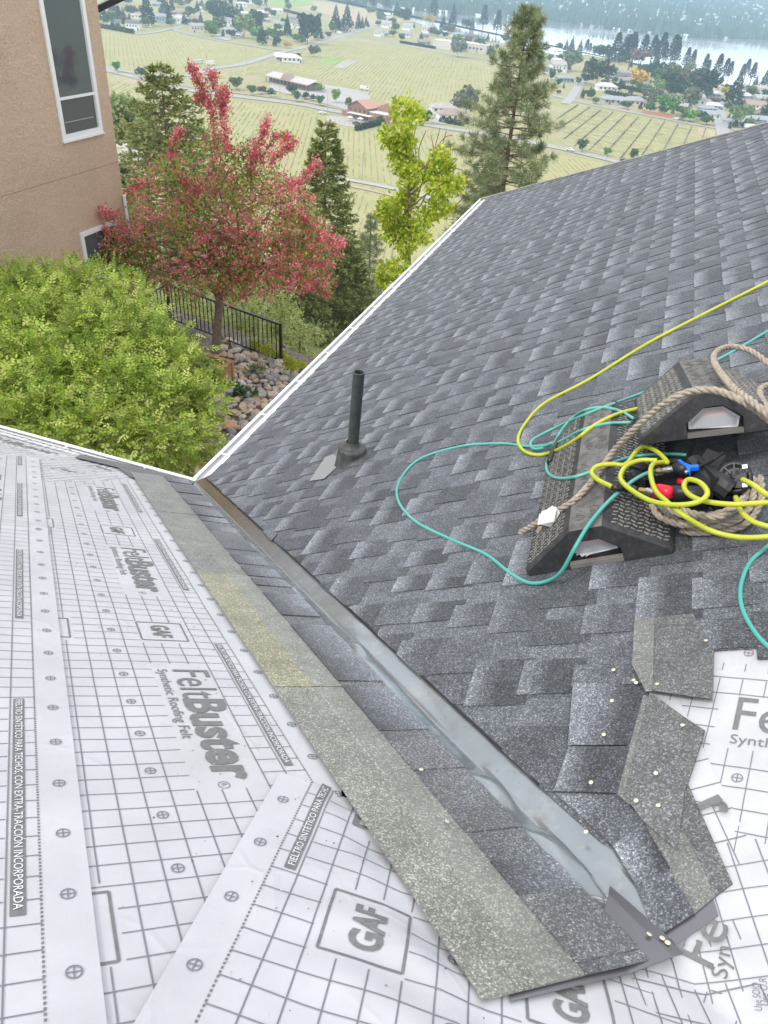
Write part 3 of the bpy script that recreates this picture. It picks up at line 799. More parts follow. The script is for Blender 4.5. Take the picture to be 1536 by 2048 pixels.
# ================================================================== things on the shingled slope
# vent pipe
pb = hit(703, 922, nB)
vp = empty('vent_pipe', pb, 'dark plastic vent pipe standing in its rubber boot on the shingles', 'vent pipe')
mb = MB(); r = .030; Hh = .535
mb.lathe([(r, -.05), (r, Hh), (r * .99, Hh + .002), (r * .8, Hh + .002), (r * .78, Hh), (r * .78, .1), (.001, .1)], n=28, M=Matrix.Rotation(R_(1.5), 4, 'Y'))
mb.build('pipe', M_PIPE, vp, smooth=False)
mb = MB()
n_ = 28; rings = []
prof = [(.033, .125), (.037, .118), (.042, .098), (.054, .094), (.068, .092), (.076, .084), (.078, .074), (.079, .06)]
vs = []
for (rr, z) in prof:
    for k in range(n_):
        a = 2 * math.pi * k / n_; vs.append((rr * math.cos(a), rr * math.sin(a), z))
for rr, hh in ((.083, .016), (.098, .008)):
    for k in range(n_):
        a = 2 * math.pi * k / n_; x, y = rr * 1.1 * math.cos(a), rr * math.sin(a); vs.append((x, y, T * x + hh))
nr = len(prof) + 2
# the wall of the boot drops to the roof plane on the low side
fs = [(i * n_ + k, i * n_ + (k + 1) % n_, (i + 1) * n_ + (k + 1) % n_, (i + 1) * n_ + k) for i in range(nr - 1) for k in range(n_)]
mb.add(vs, fs); mb.build('boot', M_BOOT, vp, smooth=True)
q = PB([(668, 912), (652, 918), (620, 966), (650, 961), (690, 925)])
o = poly_piece('flashing', [(a, b) for a, b in q], .013, lambda x, y: (.5, .5, .5), None, mat('lead_flashing', (.26, .27, .27), .7, .1), conv=cB, thick=.002)
o.parent = vp; o.matrix_parent_inverse = Matrix.Translation(-Vector(pb))
mb = MB(); p_, y_ = bpy_(730, 911); mb.col = (.01, .01, .01)
mb.add([B3(p_ + .022 * math.cos(a), y_ + .012 * math.sin(a), .0135) for a in np.linspace(0, 6.28, 13)[:-1]], [tuple(range(12))])
o = mb.build('hole', mat('black_gap', (.004, .004, .004), 1.), vp); o.matrix_parent_inverse = Matrix.Translation(-Vector(pb))

# roof wedges
M_RUB = mat('worn_rubber', (.045, .045, .047), .62); n = N(M_RUB)
c1 = n.ramp(n.noise(9, 5, .7), [(.3, (.018, .018, .021)), (.7, (.05, .05, .054))])
c2 = n.ramp(n.noise(30, 5, .75), [(.5, g3(0)), (.8, g3(.25))]); n.col(n.mix(c1, (.28, .27, .24), c2)); n.bump(n.noise(120, 3), .3, .002)
M_RUBT = mat('worn_rubber_top', (.13, .125, .12), .7); n = N(M_RUBT)
n.col(n.ramp(n.noise(18, 5, .75), [(.3, (.06, .058, .056)), (.6, (.16, .155, .145)), (.8, (.25, .24, .22))])); n.bump(n.noise(150, 4), .5, .002)
M_TREAD = mat('scuffed_tread', (.35, .34, .32), .7); n = N(M_TREAD)
n.col(n.ramp(n.noise(40, 4, .7), [(.3, (.10, .098, .095)), (.6, (.34, .33, .30))]))
M_LABEL = mat('label_white', (.74, .75, .78), .35)
M_PINK = mat('label_red', (.62, .22, .22), .5)
M_CLAY = mat('foam_edge', (.2, .19, .17), .8)
def wedge(M, label, torn, Ly):
    root = bpy.data.objects.new('roof_wedge', None); COL.objects.link(root); root.matrix_world = M; tag(root, label, 'roof wedge', 'black rubber roof wedges')
    W, Ht = .235, .150
    prof = [(-W, 0), (-W, .012), (-W + .008, .024), (-.066, Ht - .010), (-.052, Ht), (.052, Ht), (.066, Ht - .010), (W - .008, .024), (W, .012), (W, 0)]
    ys = [0, .010, .022, Ly - .022, Ly - .010, Ly]; sc = [.955, .985, 1, 1, .985, .955]
    mb = MB(); n0 = len(prof)
    for y, k in zip(ys, sc): mb.add([(x * k, y, z * k) for x, z in prof], [])
    for i in range(len(ys) - 1):
        for k in range(n0 - 1): mb.f.append((i * n0 + k, i * n0 + k + 1, (i + 1) * n0 + k + 1, (i + 1) * n0 + k)); mb.mi.append(1 if k == 4 else 0)
    last = (len(ys) - 1) * n0; mb.f.append(tuple(last + k for k in range(n0))); mb.mi.append(0)
    # front face with a recess
    k = .955; hexo = [(-.085, 0), (-.085, .052), (-.028, .098), (.028, .098), (.085, .052), (.085, 0)]
    o_ = len(mb.v); mb.add([(x, 0, z) for x, z in hexo], []); mb.add([(x, .035, z) for x, z in hexo], [])
    F = lambda *a: (mb.f.append(tuple(a)), mb.mi.append(0))
    F(0, 1, 2, 3, o_ + 1, o_); F(3, 4, o_ + 2, o_ + 1); F(4, 5, o_ + 3, o_ + 2); F(5, 6, o_ + 4, o_ + 3); F(6, 7, 8, 9, o_ + 5, o_ + 4)
    for j in range(5): F(o_ + j, o_ + j + 1, o_ + 7 + j, o_ + 6 + j)
    F(*[o_ + 6 + j for j in range(6)])
    b_ = mb.build('body', [M_RUB, M_RUBT], root)
    # tread ribs on the two slopes
    mb = MB(); sl = math.atan2(Ht - .034, W - .074); Ls = math.hypot(Ht - .034, W - .074)
    for sd in (-1, 1):
        nr_ = 9; nc_ = int((Ly - .05) / .021)
        for i in range(nr_):
            for j in range(nc_):
                tt = (i + .5 + (.0 if j % 2 else .25)) / nr_ * .93; y = .03 + j * .021
                x = sd * (W - .008 - tt * (W - .074)); z = .024 + tt * (Ht - .034)
                nx, nz_ = sd * math.sin(sl), math.cos(sl)
                dx, dz = -sd * math.cos(sl) * .0075, math.sin(sl) * .0075
                c = (x + nx * .0012, y, z + nz_ * .0012)
                mb.bar((c[0] - dx, y - (0.003 if i % 2 else -.003), c[2] - dz), (c[0] + dx, y + (.003 if i % 2 else -.003), c[2] + dz), .0042, .0034, up=(nx, 0, nz_))
    tag(mb.build('tread', M_TREAD, root), kind='stuff')
    mb = MB(); rr = random.Random(5)
    for j in range(int((Ly - .08) / .012)):
        for sx in (-1, 1):
            if rr.random() < .8:
                y = .05 + j * .012; mb.box((sx * (.022 + .008 * math.sin(j * .9)), y, Ht + .0006), (rr.uniform(.010, .03), .004, .0022))
    for cx, cy in ((-.02, .06), (.024, .10)):
        mb.lathe([(.013, Ht + .0022), (.0155, Ht + .0022), (.0155, Ht - .001)], (cx, cy, 0), 18)
    tag(mb.build('embossed_marks', M_RUBT, root), kind='stuff')
    # warning label and lower lip
    pts = [(-.078, .026), (-.078, .048), (-.030, .088), (.030, .088), (.078, .048), (.070, .014)]
    if torn: pts = [(-.072, .048), (-.028, .090), (.030, .090), (.076, .046), (.070, .034), (-.02, .026), (-.034, .020), (-.03, .028), (-.046, .022), (-.05, .034), (-.062, .030), (-.058, .038)]
    mb = MB(); mb.add([(x, .028, z) for x, z in pts] + [(x, .0345, z) for x, z in pts], [tuple(range(len(pts)))]); lo = len(pts)
    for j in range(lo): mb.f.append((j, (j + 1) % lo, lo + (j + 1) % lo, lo + j)); mb.mi.append(0)
    lb = mb.build('label', M_LABEL, root)
    mb = MB(); rr = random.Random(9)
    zt = .084; zb = .036 if torn else .022
    while zt > zb:
        hw = .028 + (.088 - zt) * 1.12 if zt > .048 else .074 - (.048 - zt) * (.1 if not torn else .9)
        mb.m = 1 if .068 < zt < .081 or .060 < zt < .064 else 0
        x = -hw + .004
        while x < hw - .006:
            l = rr.uniform(.002, .007); mb.add([(x, .0274, zt), (min(x + l, hw - .005), .0274, zt), (min(x + l, hw - .005), .0274, zt - .0014), (x, .0274, zt - .0014)], [(0, 1, 2, 3)]); x += l + .0011
        zt -= .0031
    tag(mb.build('fine_print', [M_INK, M_PINK], lb), kind='stuff')
    mb = MB(); mb.box((0.0, .012, .008), (.168, .02, .016)); mb.build('foam_lip', M_CLAY, root)
    return root
def frameM(p, y, h, yaw=0, pitch=0, roll=0, s=1):
    return MBF @ Matrix.Translation((p, y, h)) @ Matrix.Rotation(R_(yaw), 4, 'Z') @ Matrix.Rotation(R_(pitch), 4, 'X') @ Matrix.Rotation(R_(roll), 4, 'Y') @ Matrix.Scale(s, 4)
W1 = frameM(2.815, -1.50, .010, 3, 0, 0)
wd1 = wedge(W1, 'black rubber roof wedge lying flat on the shingles with a torn label', True, .92)
W2 = frameM(3.20, -1.10, .175, 8, -12.5, 9)
wd2 = wedge(W2, 'dusty black roof wedge propped on the nail guns with a whole label', False, .70)

# hoses, ropes
M_YEL = mat('yellow_hose', (.62, .66, .03), .42); n = N(M_YEL)
n.col(n.mix(n.ramp(n.noise(5, 3), [(.3, (.42, .48, .02)), (.7, (.54, .56, .05))]), (.2, .2, .05), n.ramp(n.noise(60, 4, .7), [(.62, g3(0)), (.75, g3(.55))])))
M_TEAL = mat('teal_hose', (.09, .52, .44), .38); n = N(M_TEAL)
n.col(n.mix(n.ramp(n.noise(3, 3), [(.3, (.06, .38, .32)), (.7, (.14, .46, .40))]), (.4, .42, .25), n.ramp(n.noise(30, 4, .7), [(.66, g3(0)), (.78, g3(.5))])))
M_ROPE = mat('rope_fibre', (.42, .36, .28), .9); n = N(M_ROPE)
n.col(n.ramp(n.noise(60, 5, .8), [(.3, (.20, .165, .125)), (.55, (.42, .365, .29)), (.75, (.58, .52, .43))])); n.bump(n.noise(260, 3), .6, .002)
M_BRASS = mat('brass', (.55, .38, .16), .35, .9); M_CHROME = mat('steel_fitting', (.5, .5, .5), .25, .95)
M_BLUE = mat('blue_plastic', (.01, .16, .72), .35); M_RED = mat('red_plastic', (.72, .01, .04), .35)
M_BLK = mat('black_plastic', (.018, .018, .02), .42); M_TAPE = mat('black_tape', (.02, .02, .02), .35)
M_PAPER = mat('paper_tag', (.75, .73, .72), .7)
def S1(a, b): return (1000 + a * .349, 680 + b * .349)       # enlarged view 1 of the photo
def S2(a, b): return (1200 + a * .21875, 860 + b * .21875)   # enlarged view 2
def PH(pts, conv=lambda a, b: (a, b)):
    """(photo x, y, height over the roof) -> points above the shingles"""
    o = []
    for a, b, h in pts:
        x, y = conv(a, b); P = hit(x, y, nB, h); o.append(P)
    return o
from mathutils.bvhtree import BVHTree
def bvh_of(root):
    b_ = [c for c in root.children if c.name.startswith('body')][0]; bpy.context.view_layer.update(); M = b_.matrix_world
    return BVHTree.FromPolygons([M @ v.co for v in b_.data.vertices], [tuple(p.vertices) for p in b_.data.polygons])
WB = [bvh_of(wd1), bvh_of(wd2)]
def rest(pts, r, which):
    D = []; Rr = []
    for P in pts:
        d = np.array(P) - CAM; L_ = np.linalg.norm(d); d = d / L_; Rr.append(d)
        for k in which:
            loc, nn, i_, dist = WB[k].ray_cast(Vector(CAM), Vector(d))
            if dist is not None and dist < L_ + r * 1.4: L_ = min(L_, dist - r * 1.4)
        D.append(L_)
    D = np.array(D); E_ = D.copy()
    for k in range(5): E_[1:-1] = np.minimum(E_[1:-1], (E_[:-2] + E_[2:]) / 2 + .002)
    for k in range(3): E_[1:-1] = (E_[:-2] + E_[2:] + 2 * E_[1:-1]) / 4
    E_ = np.minimum(E_, D)
    return [CAM + a * b for a, b in zip(Rr, E_)]
def hose(name, pts, r, mt, label, cat, group=None, n=8, seg=10, on=(0,)):
    sp = rest(spline(pts, seg), r, on); mb = MB(); mb.tube(sp, r, n)
    return tag(mb.build(name, mt, smooth=True), label, cat, group)
ry, rt = .0078, .0062
hy = PH([(1560, 548, .012), (1536, 563, .012), (1400, 632, .012), (1290, 690, .012), (1180, 758, .012), (1090, 806, .012), (1050, 848, .012), (1036, 880, .012), (1048, 902, .012), (1076, 910, .014), (1110, 902, .020), (1150, 880, .07), (1190, 850, .14), (1235, 828, .14), (1285, 815, .12)])
hose('air_hose', hy, ry, M_YEL, 'yellow air hose running up the shingles and looping beside the roof wedges', 'air hose', 'yellow air hoses')
ht = PH([(1570, 640, .01), (1536, 662, .01), (1430, 722, .01), (1300, 780, .01), (1180, 825, .01), (1085, 868, .01), (1062, 885, .011), (1070, 898, .02), (1110, 888, .03), (1160, 862, .08), (1210, 848, .15), (1262, 845, .14)])
hose('air_hose', ht, rt, M_TEAL, 'teal air hose running up the roof above the dusty wedge', 'air hose', 'teal air hoses')
ht2 = PH([(1268, 838, .12), (1240, 822, .14), (1200, 815, .14), (1160, 825, .10), (1130, 852, .06), (1112, 880, .05), (1104, 905, .04), (1094, 925, .03), (1096, 945, .04), (1115, 956, .10), (1150, 954, .15), (1200, 937, .14), (1260, 915, .10), (1330, 908, .12), (1372, 910, .12)])
hose('air_hose', ht2, rt, M_TEAL, 'teal hose loop tied with black tape beside the lower wedge', 'air hose', 'teal air hoses')
ht3 = PH([(1316, 941, .145), (1290, 948, .16), (1260, 966, .17), (1220, 1000, .17), (1180, 1046, .175), (1150, 1095, .15), (1125, 1140, .08), (1100, 1160, .03), (1060, 1166, .012), (1020, 1146, .010), (970, 1108, .010), (900, 1078, .010), (830, 1042, .010), (796, 1000, .010), (800, 960, .010), (840, 918, .010), (920, 893, .010), (1000, 887, .010), (1048, 892, .014), (1085, 892, .03), (1105, 886, .05)])
hose('air_hose', ht3, rt, M_TEAL, 'teal air hose in a wide loop from the nail gun over the lower wedge', 'air hose', 'teal air hoses', seg=12)
ht4 = PH([(1575, 1060, .06), (1536, 1092, .03), (1500, 1125, .014), (1482, 1170, .012), (1484, 1215, .012), (1508, 1262, .012), (1540, 1296, .012), (1580, 1320, .012)])
hose('air_hose', ht4, rt, M_TEAL, 'curved piece of teal hose below the rope coil at the photo edge', 'air hose', 'teal air hoses')
mb = MB(); tp = PH([(1120, 876, .056), (1108, 900, .056), (1099, 925, .045)]); mb.tube(spline(tp, 4), .0135, 8); tag(mb.build('tape_wrap', M_TAPE, smooth=True), 'black tape wrapped round the teal hose loop', 'tape')
# yellow coils over the guns
hc = PH([(640, 840, .20), (560, 800, .21), (525, 760, .21), (560, 722, .21), (640, 712, .21), (720, 712, .2), (780, 640, .18), (830, 612, .18), (900, 640, .17), (960, 700, .16), (930, 700, .17), (880, 710, .19), (862, 760, .20), (890, 860, .20), (960, 930, .20), (1060, 1010, .18), (1200, 1090, .12), (1350, 1128, .10), (1500, 1130, .10), (1640, 1110, .1)], S1)
hose('air_hose', hc, ry, M_YEL, 'yellow hose looping over the nail guns and the rope coil', 'air hose', 'yellow air hoses', seg=12)
hc2 = PH([(900, 690, .19), (800, 690, .2), (720, 725, .21), (690, 790, .21), (740, 850, .21), (860, 920, .21), (1000, 945, .21), (1130, 930, .21), (1188, 880, .21), (1150, 820, .21), (1080, 800, .2), (1055, 840, .19), (1090, 890, .19), (1180, 925, .18), (1330, 942, .17), (1460, 936, .17), (1640, 920, .17)], S1)
hose('air_hose', hc2, ry, M_YEL, 'yellow hose with two tight loops in front of the red coupling', 'air hose', 'yellow air hoses', seg=12)
hc3 = PH([(1390, 800, .18), (1450, 830, .19), (1520, 880, .19), (1600, 910, .19)], S1)
hose('air_hose', hc3, ry, M_YEL, 'short yellow hose end right of the round gun magazine', 'air hose', 'yellow air hoses')
hc4 = PH([(1350, 900, .12), (1380, 980, .13), (1450, 1040, .12), (1560, 1075, .11)], S1)
hose('air_hose', hc4, ry, M_YEL, 'yellow hose crossing the rope coil towards the photo edge', 'air hose', 'yellow air hoses')

def rope(name, pts, r, label, cat='rope', group='beige twisted ropes', seg=14, on=()):
    sp = [np.array(p) for p in rest(spline(pts, seg), r, on)]
    # resample evenly, then lay three strands round the core
    P = [sp[0]]; acc = 0; st = .004
    for a, b in zip(sp[:-1], sp[1:]):
        L_ = np.linalg.norm(b - a); k = st - acc
        while k <= L_: P.append(a + (b - a) * k / L_); k += st
        acc = L_ - (k - st)
    root = empty(name, P[0], label, cat, group)
    fr = []; u = None
    for i, p in enumerate(P):
        d = P[min(i + 1, len(P) - 1)] - P[max(i - 1, 0)]; d = d / np.linalg.norm(d)
        if u is None: u = np.cross(d, [0, 0, 1.]);
        u = u - d * (u @ d); u /= np.linalg.norm(u); fr.append((u.copy(), np.cross(d, u)))
    for s_ in range(3):
        mb = MB(); q = []
        for i, p in enumerate(P):
            a = 2 * math.pi * s_ / 3 + i * st / (r * 6.6) * 2 * math.pi
            q.append(p + (fr[i][0] * math.cos(a) + fr[i][1] * math.sin(a)) * r * .5)
        mb.tube(q, r * .56, 6); mb.build('strand', M_ROPE, root, org=P[0], smooth=True)
    return root
rr_ = .0112
rope('rope', PH([(115, 1103, .03), (160, 1080, .05), (215, 1045, .08), (300, 995, .12), (370, 955, .15), (440, 905, .17), (510, 830, .18), (580, 740, .18), (640, 650, .20), (720, 560, .26), (800, 480, .31), (880, 410, .35), (980, 340, .39), (1070, 300, .40), (1150, 285, .40), (1260, 295, .385), (1370, 340, .36), (1450, 390, .33), (1520, 440, .30), (1600, 500, .27)], S1), rr_, 'beige rope lying over both wedges with a paper tag at its end', on=(0, 1))
rope('rope', PH([(1640, 480, .30), (1540, 430, .33), (1440, 350, .36), (1350, 285, .36), (1290, 220, .34), (1240, 150, .30), (1226, 95, .27), (1260, 55, .25), (1330, 38, .22), (1420, 55, .2), (1500, 105, .18), (1600, 180, .15)], S1), rr_, 'rope rising in an open loop above the dusty wedge')
rope('rope', PH([(1640, 480, .25), (1560, 420, .24), (1505, 350, .2), (1490, 290, .17), (1530, 262, .15), (1640, 250, .1)], S1), rr_, 'rope loop cut by the right photo edge beside the wedge')
for k, pts in enumerate((
    [(870, 940, .11), (900, 1000, .09), (960, 1035, .07), (1060, 1060, .06), (1200, 1040, .06), (1330, 985, .07), (1390, 930, .08), (1410, 850, .1), (1380, 800, .1)],
    [(950, 950, .12), (1000, 985, .11), (1100, 1010, .10), (1230, 1000, .10), (1340, 960, .11), (1400, 900, .12)],
    [(1040, 1090, .025), (1120, 1105, .025), (1260, 1095, .025), (1380, 1070, .03), (1440, 1020, .04), (1490, 940, .06), (1500, 860, .08), (1490, 780, .1)],
    [(900, 930, .06), (1000, 1030, .05), (1130, 1075, .04), (1280, 1060, .045), (1400, 1000, .06), (1450, 900, .08), (1455, 790, .1)],
    [(1040, 970, .13), (1130, 1000, .13), (1260, 1010, .12), (1380, 940, .13)])):
    rope('rope', PH(pts, S1), rr_ * .95, ['outer turn of the rope coil under the yellow hoses', 'upper turn of the rope coil beneath the nail gun', 'lowest turn of the rope coil touching the shingles', 'middle turn of the rope coil below the guns', 'short topmost turn of the rope coil'][k], group='turns of the rope coil')
# paper tag on the rope end
a = PH([(270, 1000, .13)], S1)[0]
tg = empty('paper_tag', a, 'folded white paper tag tied to the frayed rope end', 'tag')
for k, pp in enumerate(([(240, 980, .14), (320, 955, .155), (345, 990, .14), (300, 1075, .09), (215, 1050, .10)], [(225, 1000, .15), (300, 950, .165), (325, 965, .16), (310, 1040, .125), (215, 1060, .12)], [(235, 1020, .085), (250, 1100, .05), (225, 1140, .035), (205, 1110, .04), (220, 1060, .07)])):
    P = PH(pp, S1); mb = MB(); mb.add(P, [tuple(range(len(P)))]); o = mb.build('sheet' if k < 2 else 'frayed_fibres', M_PAPER if k < 2 else M_ROPE, tg, org=a); o.modifiers.new('s', 'SOLIDIFY').thickness = .0015

# nail guns in the gap between the wedges
g0 = B3(3.17, -1.22, 0)
gun = empty('nail_gun', g0, 'black coil nail gun with a blue trigger lever and round ribbed magazine', 'nail gun')
def gP(a, b, h): return PH([(a, b, h)], S2)[0]
def part(name, mt, fn, smooth=False, root=None): 
    mb = MB(); fn(mb); return mb.build(name, mt, root or gun, org=(root or gun).location, smooth=smooth)
def cylw(mb, a, b, prof, n=22):
    """lathe profile (radius, distance) along a->b"""
    a = Vector(a); d = (Vector(b) - a); d.normalize(); q = d.to_track_quat('Z', 'Y').to_matrix().to_4x4(); mb.lathe(prof, a, n, q)
mc = gP(1230, 430, .15); ax = Vector(gP(1330, 445, .30)) - Vector(mc); ax = Vector((-.25, -.75, .60)).normalized()
a = Vector(mc)
part('magazine', M_BLK, lambda mb: cylw(mb, a - ax * .07, a, [(.001, 0), (.046, 0), (.050, .006), (.050, .064), (.046, .070), (.038, .071), (.036, .067), (.012, .067), (.012, .076), (.001, .076)], 26), True)
def ribs(mb):
    for k in range(9):
        t = k / 9 * 2 * math.pi; u = ax.orthogonal().normalized(); v = ax.cross(u); d = u * math.cos(t) + v * math.sin(t)
        mb.bar(a + d * .014 - ax * .001, a + d * .044 - ax * .001, .0035, .006, up=tuple(ax))
part('magazine_ribs', M_BLK, ribs)
def latch(mb):
    b = a + ax * .004
    u = Vector((.88, -.1, .46)).normalized(); v = ax.cross(u)
    for du, dv, w_, h_ in ((.018, 0, .03, .036), (.010, -.022, .024, .026), (.028, .016, .02, .016), (0.006, .014, .02, .02)):
        mb.bar(b + u * (du - w_ / 2) + v * dv, b + u * (du + w_ / 2) + v * dv, h_, .012, up=tuple(ax))
part('latch', M_BLK, latch)
def plates(mb):
    b = a + ax * .013; u = Vector((.88, -.1, .46)).normalized(); v = ax.cross(u)
    for du, dv in ((.030, .026), (.026, -.030)): mb.bar(b + u * (du - .007) + v * dv, b + u * (du + .007) + v * dv, .012, .003, up=tuple(ax))
part('latch_plate', M_CHROME, plates)
def bodyg(mb):
    p = [Vector(gP(860, 300, .16)), Vector(gP(960, 420, .15)), Vector(gP(1090, 500, .14)), Vector(gP(1180, 560, .12))]
    mb.tube(spline(p, 4), [.030] * 4 + [.036] * 9, 10)
    for k in range(6):
        q0 = Vector(gP(900 + 26 * k, 350 - 14 * k, .19)); q1 = Vector(gP(1010 + 22 * k, 255 - 8 * k, .17)); mb.bar(q0, q1, .006, .012)
    mb.bar(gP(890, 330, .17), gP(1050, 500, .16), .012, .05); mb.bar(gP(1050, 250, .13), gP(950, 400, .12), .06, .05)
part('gun_body', M_BLK, bodyg)
def hd(mb):
    mb.tube([gP(700, 330, .17), gP(740, 350, .17), gP(800, 380, .165)], [.017, .024, .020], 12); mb.tube([gP(640, 300, .15), gP(700, 290, .155), gP(760, 330, .16)], .013, 8)
part('handle', M_BLK, hd, True)
def trg(mb):
    P = [gP(*q) for q in ((705, 272, .195), (735, 268, .197), (780, 300, .197), (830, 318, .197), (898, 316, .197), (904, 338, .195), (850, 344, .195), (826, 346, .195), (822, 378, .192), (812, 392, .19), (785, 335, .192), (745, 305, .192))]
    n_ = len(P); Q = [q - nB * .012 for q in P]; mb.add(P + Q, [tuple(range(n_)), tuple(range(2 * n_ - 1, n_ - 1, -1))] + [(i, (i + 1) % n_, n_ + (i + 1) % n_, n_ + i) for i in range(n_)])
part('trigger_lever', M_BLUE, trg)
part('coupling', M_CHROME, lambda mb: (mb.tube([gP(580, 372, .158), gP(620, 366, .16)], .0105, 12), mb.tube([gP(622, 366, .16), gP(650, 360, .162)], .0135, 14), mb.tube([gP(652, 360, .162), gP(700, 352, .165)], .0115, 14)), False)
part('fitting', M_BRASS, lambda mb: mb.tube([gP(530, 374, .155), gP(582, 372, .158)], .0105, 6))
def screw(mb): cylw(mb, gP(788, 382, .197), np.array(gP(788, 382, .197)) + nB, [(.001, .003), (.004, .003), (.0055, .001), (.0055, -.006)], 12)
part('screw', M_CHROME, screw)
g1 = B3(3.0, -1.25, 0)
gun2 = empty('nail_gun', g1, 'second nail gun under the yellow hose with a red coupling sleeve', 'nail gun')
part('coupling', M_CHROME, lambda mb: mb.tube([gP(428, 560, .17), gP(500, 572, .17)], .0115, 12), root=gun2)
part('fitting', M_BRASS, lambda mb: mb.tube([gP(366, 548, .17), gP(428, 560, .17)], .010, 6), root=gun2)
part('sleeve', M_RED, lambda mb: mb.tube([gP(480, 560, .165), gP(540, 558, .165), gP(620, 570, .165), gP(660, 575, .165)], [.020, .023, .022, .016], 14), True, gun2)
part('handle', M_BLK, lambda mb: (mb.tube([gP(640, 570, .155), gP(740, 570, .15), gP(860, 580, .14), gP(1000, 590, .12)], [.022, .022, .024, .03], 12), mb.tube([gP(330, 545, .165), gP(250, 520, .15), gP(110, 515, .18)], [.011, .012, .011], 10)), True, gun2)
part('casing', M_BLK, lambda mb: [mb.bar(gP(x, y, h), gP(x2, y2, h2), w_, w_ * .7) for x, y, h, x2, y2, h2, w_ in ((260, 420, .12, 450, 480, .1, .05), (300, 340, .12, 420, 380, .11, .04), (480, 480, .08, 700, 640, .07, .07), (700, 640, .08, 1000, 640, .08, .06), (250, 400, .14, 300, 480, .13, .02), (1000, 640, .09, 1280, 560, .08, .06), (620, 440, .10, 900, 480, .09, .07))], root=gun2)
part('red_trim', M_RED, lambda mb: mb.tube([gP(720, 470, .13), gP(790, 480, .13)], .012, 8), True, gun2)
part('red_trim', M_RED, lambda mb: (mb.tube(spline([gP(860, 540, .13), gP(915, 560, .13), gP(925, 600, .13)], 3), .008, 6),), True, gun2)
part('hose_end', M_TAPE, lambda mb: mb.tube([gP(100, 520, .195), gP(150, 530, .19), gP(250, 535, .17)], .0105, 10), True, gun2)
# ================================================================== the valley floor
ZP = -75.
def G(x, y): return at_z(x, y, ZP)
M_GROUND = mat('dry_ground', (.30, .30, .17), .95, spec=.1); n = N(M_GROUND)
n.col(n.mix(n.ramp(n.noise(.02, 5), [(.3, (.31, .32, .15)), (.6, (.385, .35, .20)), (.8, (.44, .37, .25))]), n.ramp(n.noise(.4, 4), [(.3, g3(.8)), (.7, g3(1.15))]), 1., 'MULTIPLY'))
def field_mat(name, a, b, sc=.05):
    mt = mat(name, a, .95, spec=.1); n = N(mt)
    n.col(n.mix(n.ramp(n.noise(sc, 5, .6), [(.3, a), (.7, b)]), n.ramp(n.noise(1.2, 4), [(.3, g3(.85)), (.7, g3(1.12))]), 1., 'MULTIPLY')); return mt
M_F1 = field_mat('vineyard_ground', (.35, .345, .165), (.42, .38, .205))
M_F2 = field_mat('straw_field', (.40, .36, .21), (.35, .35, .18))
M_FG = field_mat('green_field', (.24, .36, .10), (.34, .42, .16)); M_TAN = field_mat('tan_field', (.48, .38, .26), (.44, .38, .25))
M_ROAD = field_mat('road_surface', (.36, .36, .35), (.42, .41, .40), .3); M_PAVE = field_mat('pale_paving', (.46, .44, .41), (.40, .38, .35), .1)
def flat(name, pts, z, mt, kind='structure', label=None):
    me = bpy.data.meshes.new(name); me.from_pydata([(float(p[0]), float(p[1]), ZP + z) for p in pts], [], [tuple(range(len(pts)))])
    me.materials.append(mt); o = link(name, me); o['kind'] = kind
    if me.polygons[0].normal.z < 0: me.flip_normals()
    return o
flat('ground', [(-5900, -600), (5900, -600), (5900, 7600), (-5900, 7600)], 0, M_GROUND)
def gpoly(pts): return [G(*q)[:2] for q in pts]
FIELDS = [  # photo outline, ground, row direction (two photo points), spacing, row colour
    ([(203, 62), (268, 72), (346, 63), (450, 88), (556, 102), (450, 126), (362, 150), (295, 158), (210, 132)], M_F1, ((250, 75), (262, 150)), 3.4, (.325, .33, .15)),
    ([(215, 158), (372, 192), (590, 216), (655, 232), (760, 262), (850, 262), (1000, 285), (1240, 335), (1100, 410), (906, 408), (768, 366), (690, 352), (400, 400), (215, 420)], M_F1, ((650, 240), (630, 340)), 2.8, (.325, .33, .15)),
    ([(378, 166), (565, 118), (640, 84), (700, 82), (800, 92), (960, 124), (1100, 175), (1100, 215), (940, 236), (850, 228), (740, 196), (690, 168), (600, 146), (520, 148)], M_F1, ((800, 100), (740, 170)), 3.2, (.325, .33, .15)),
    ([(1140, 207), (1213, 222), (1299, 238), (1425, 260), (1432, 300), (1330, 345), (1130, 290), (1110, 240)], M_F2, ((1180, 215), (1250, 228)), 3.0, (.35, .33, .17)),
    ([(690, 380), (768, 396), (900, 432), (980, 520), (740, 640), (520, 600), (300, 440), (500, 410)], M_F1, ((760, 400), (730, 520)), 2.6, (.325, .33, .15)),
    ([(1148, 113), (1300, 138), (1297, 152), (1236, 144), (1152, 124)], M_F1, ((1160, 116), (1175, 128)), 5., (.26, .34, .16)),
    ([(850, 108), (960, 132), (940, 165), (830, 140)], M_F1, ((880, 112), (860, 140)), 5., (.22, .28, .10))]
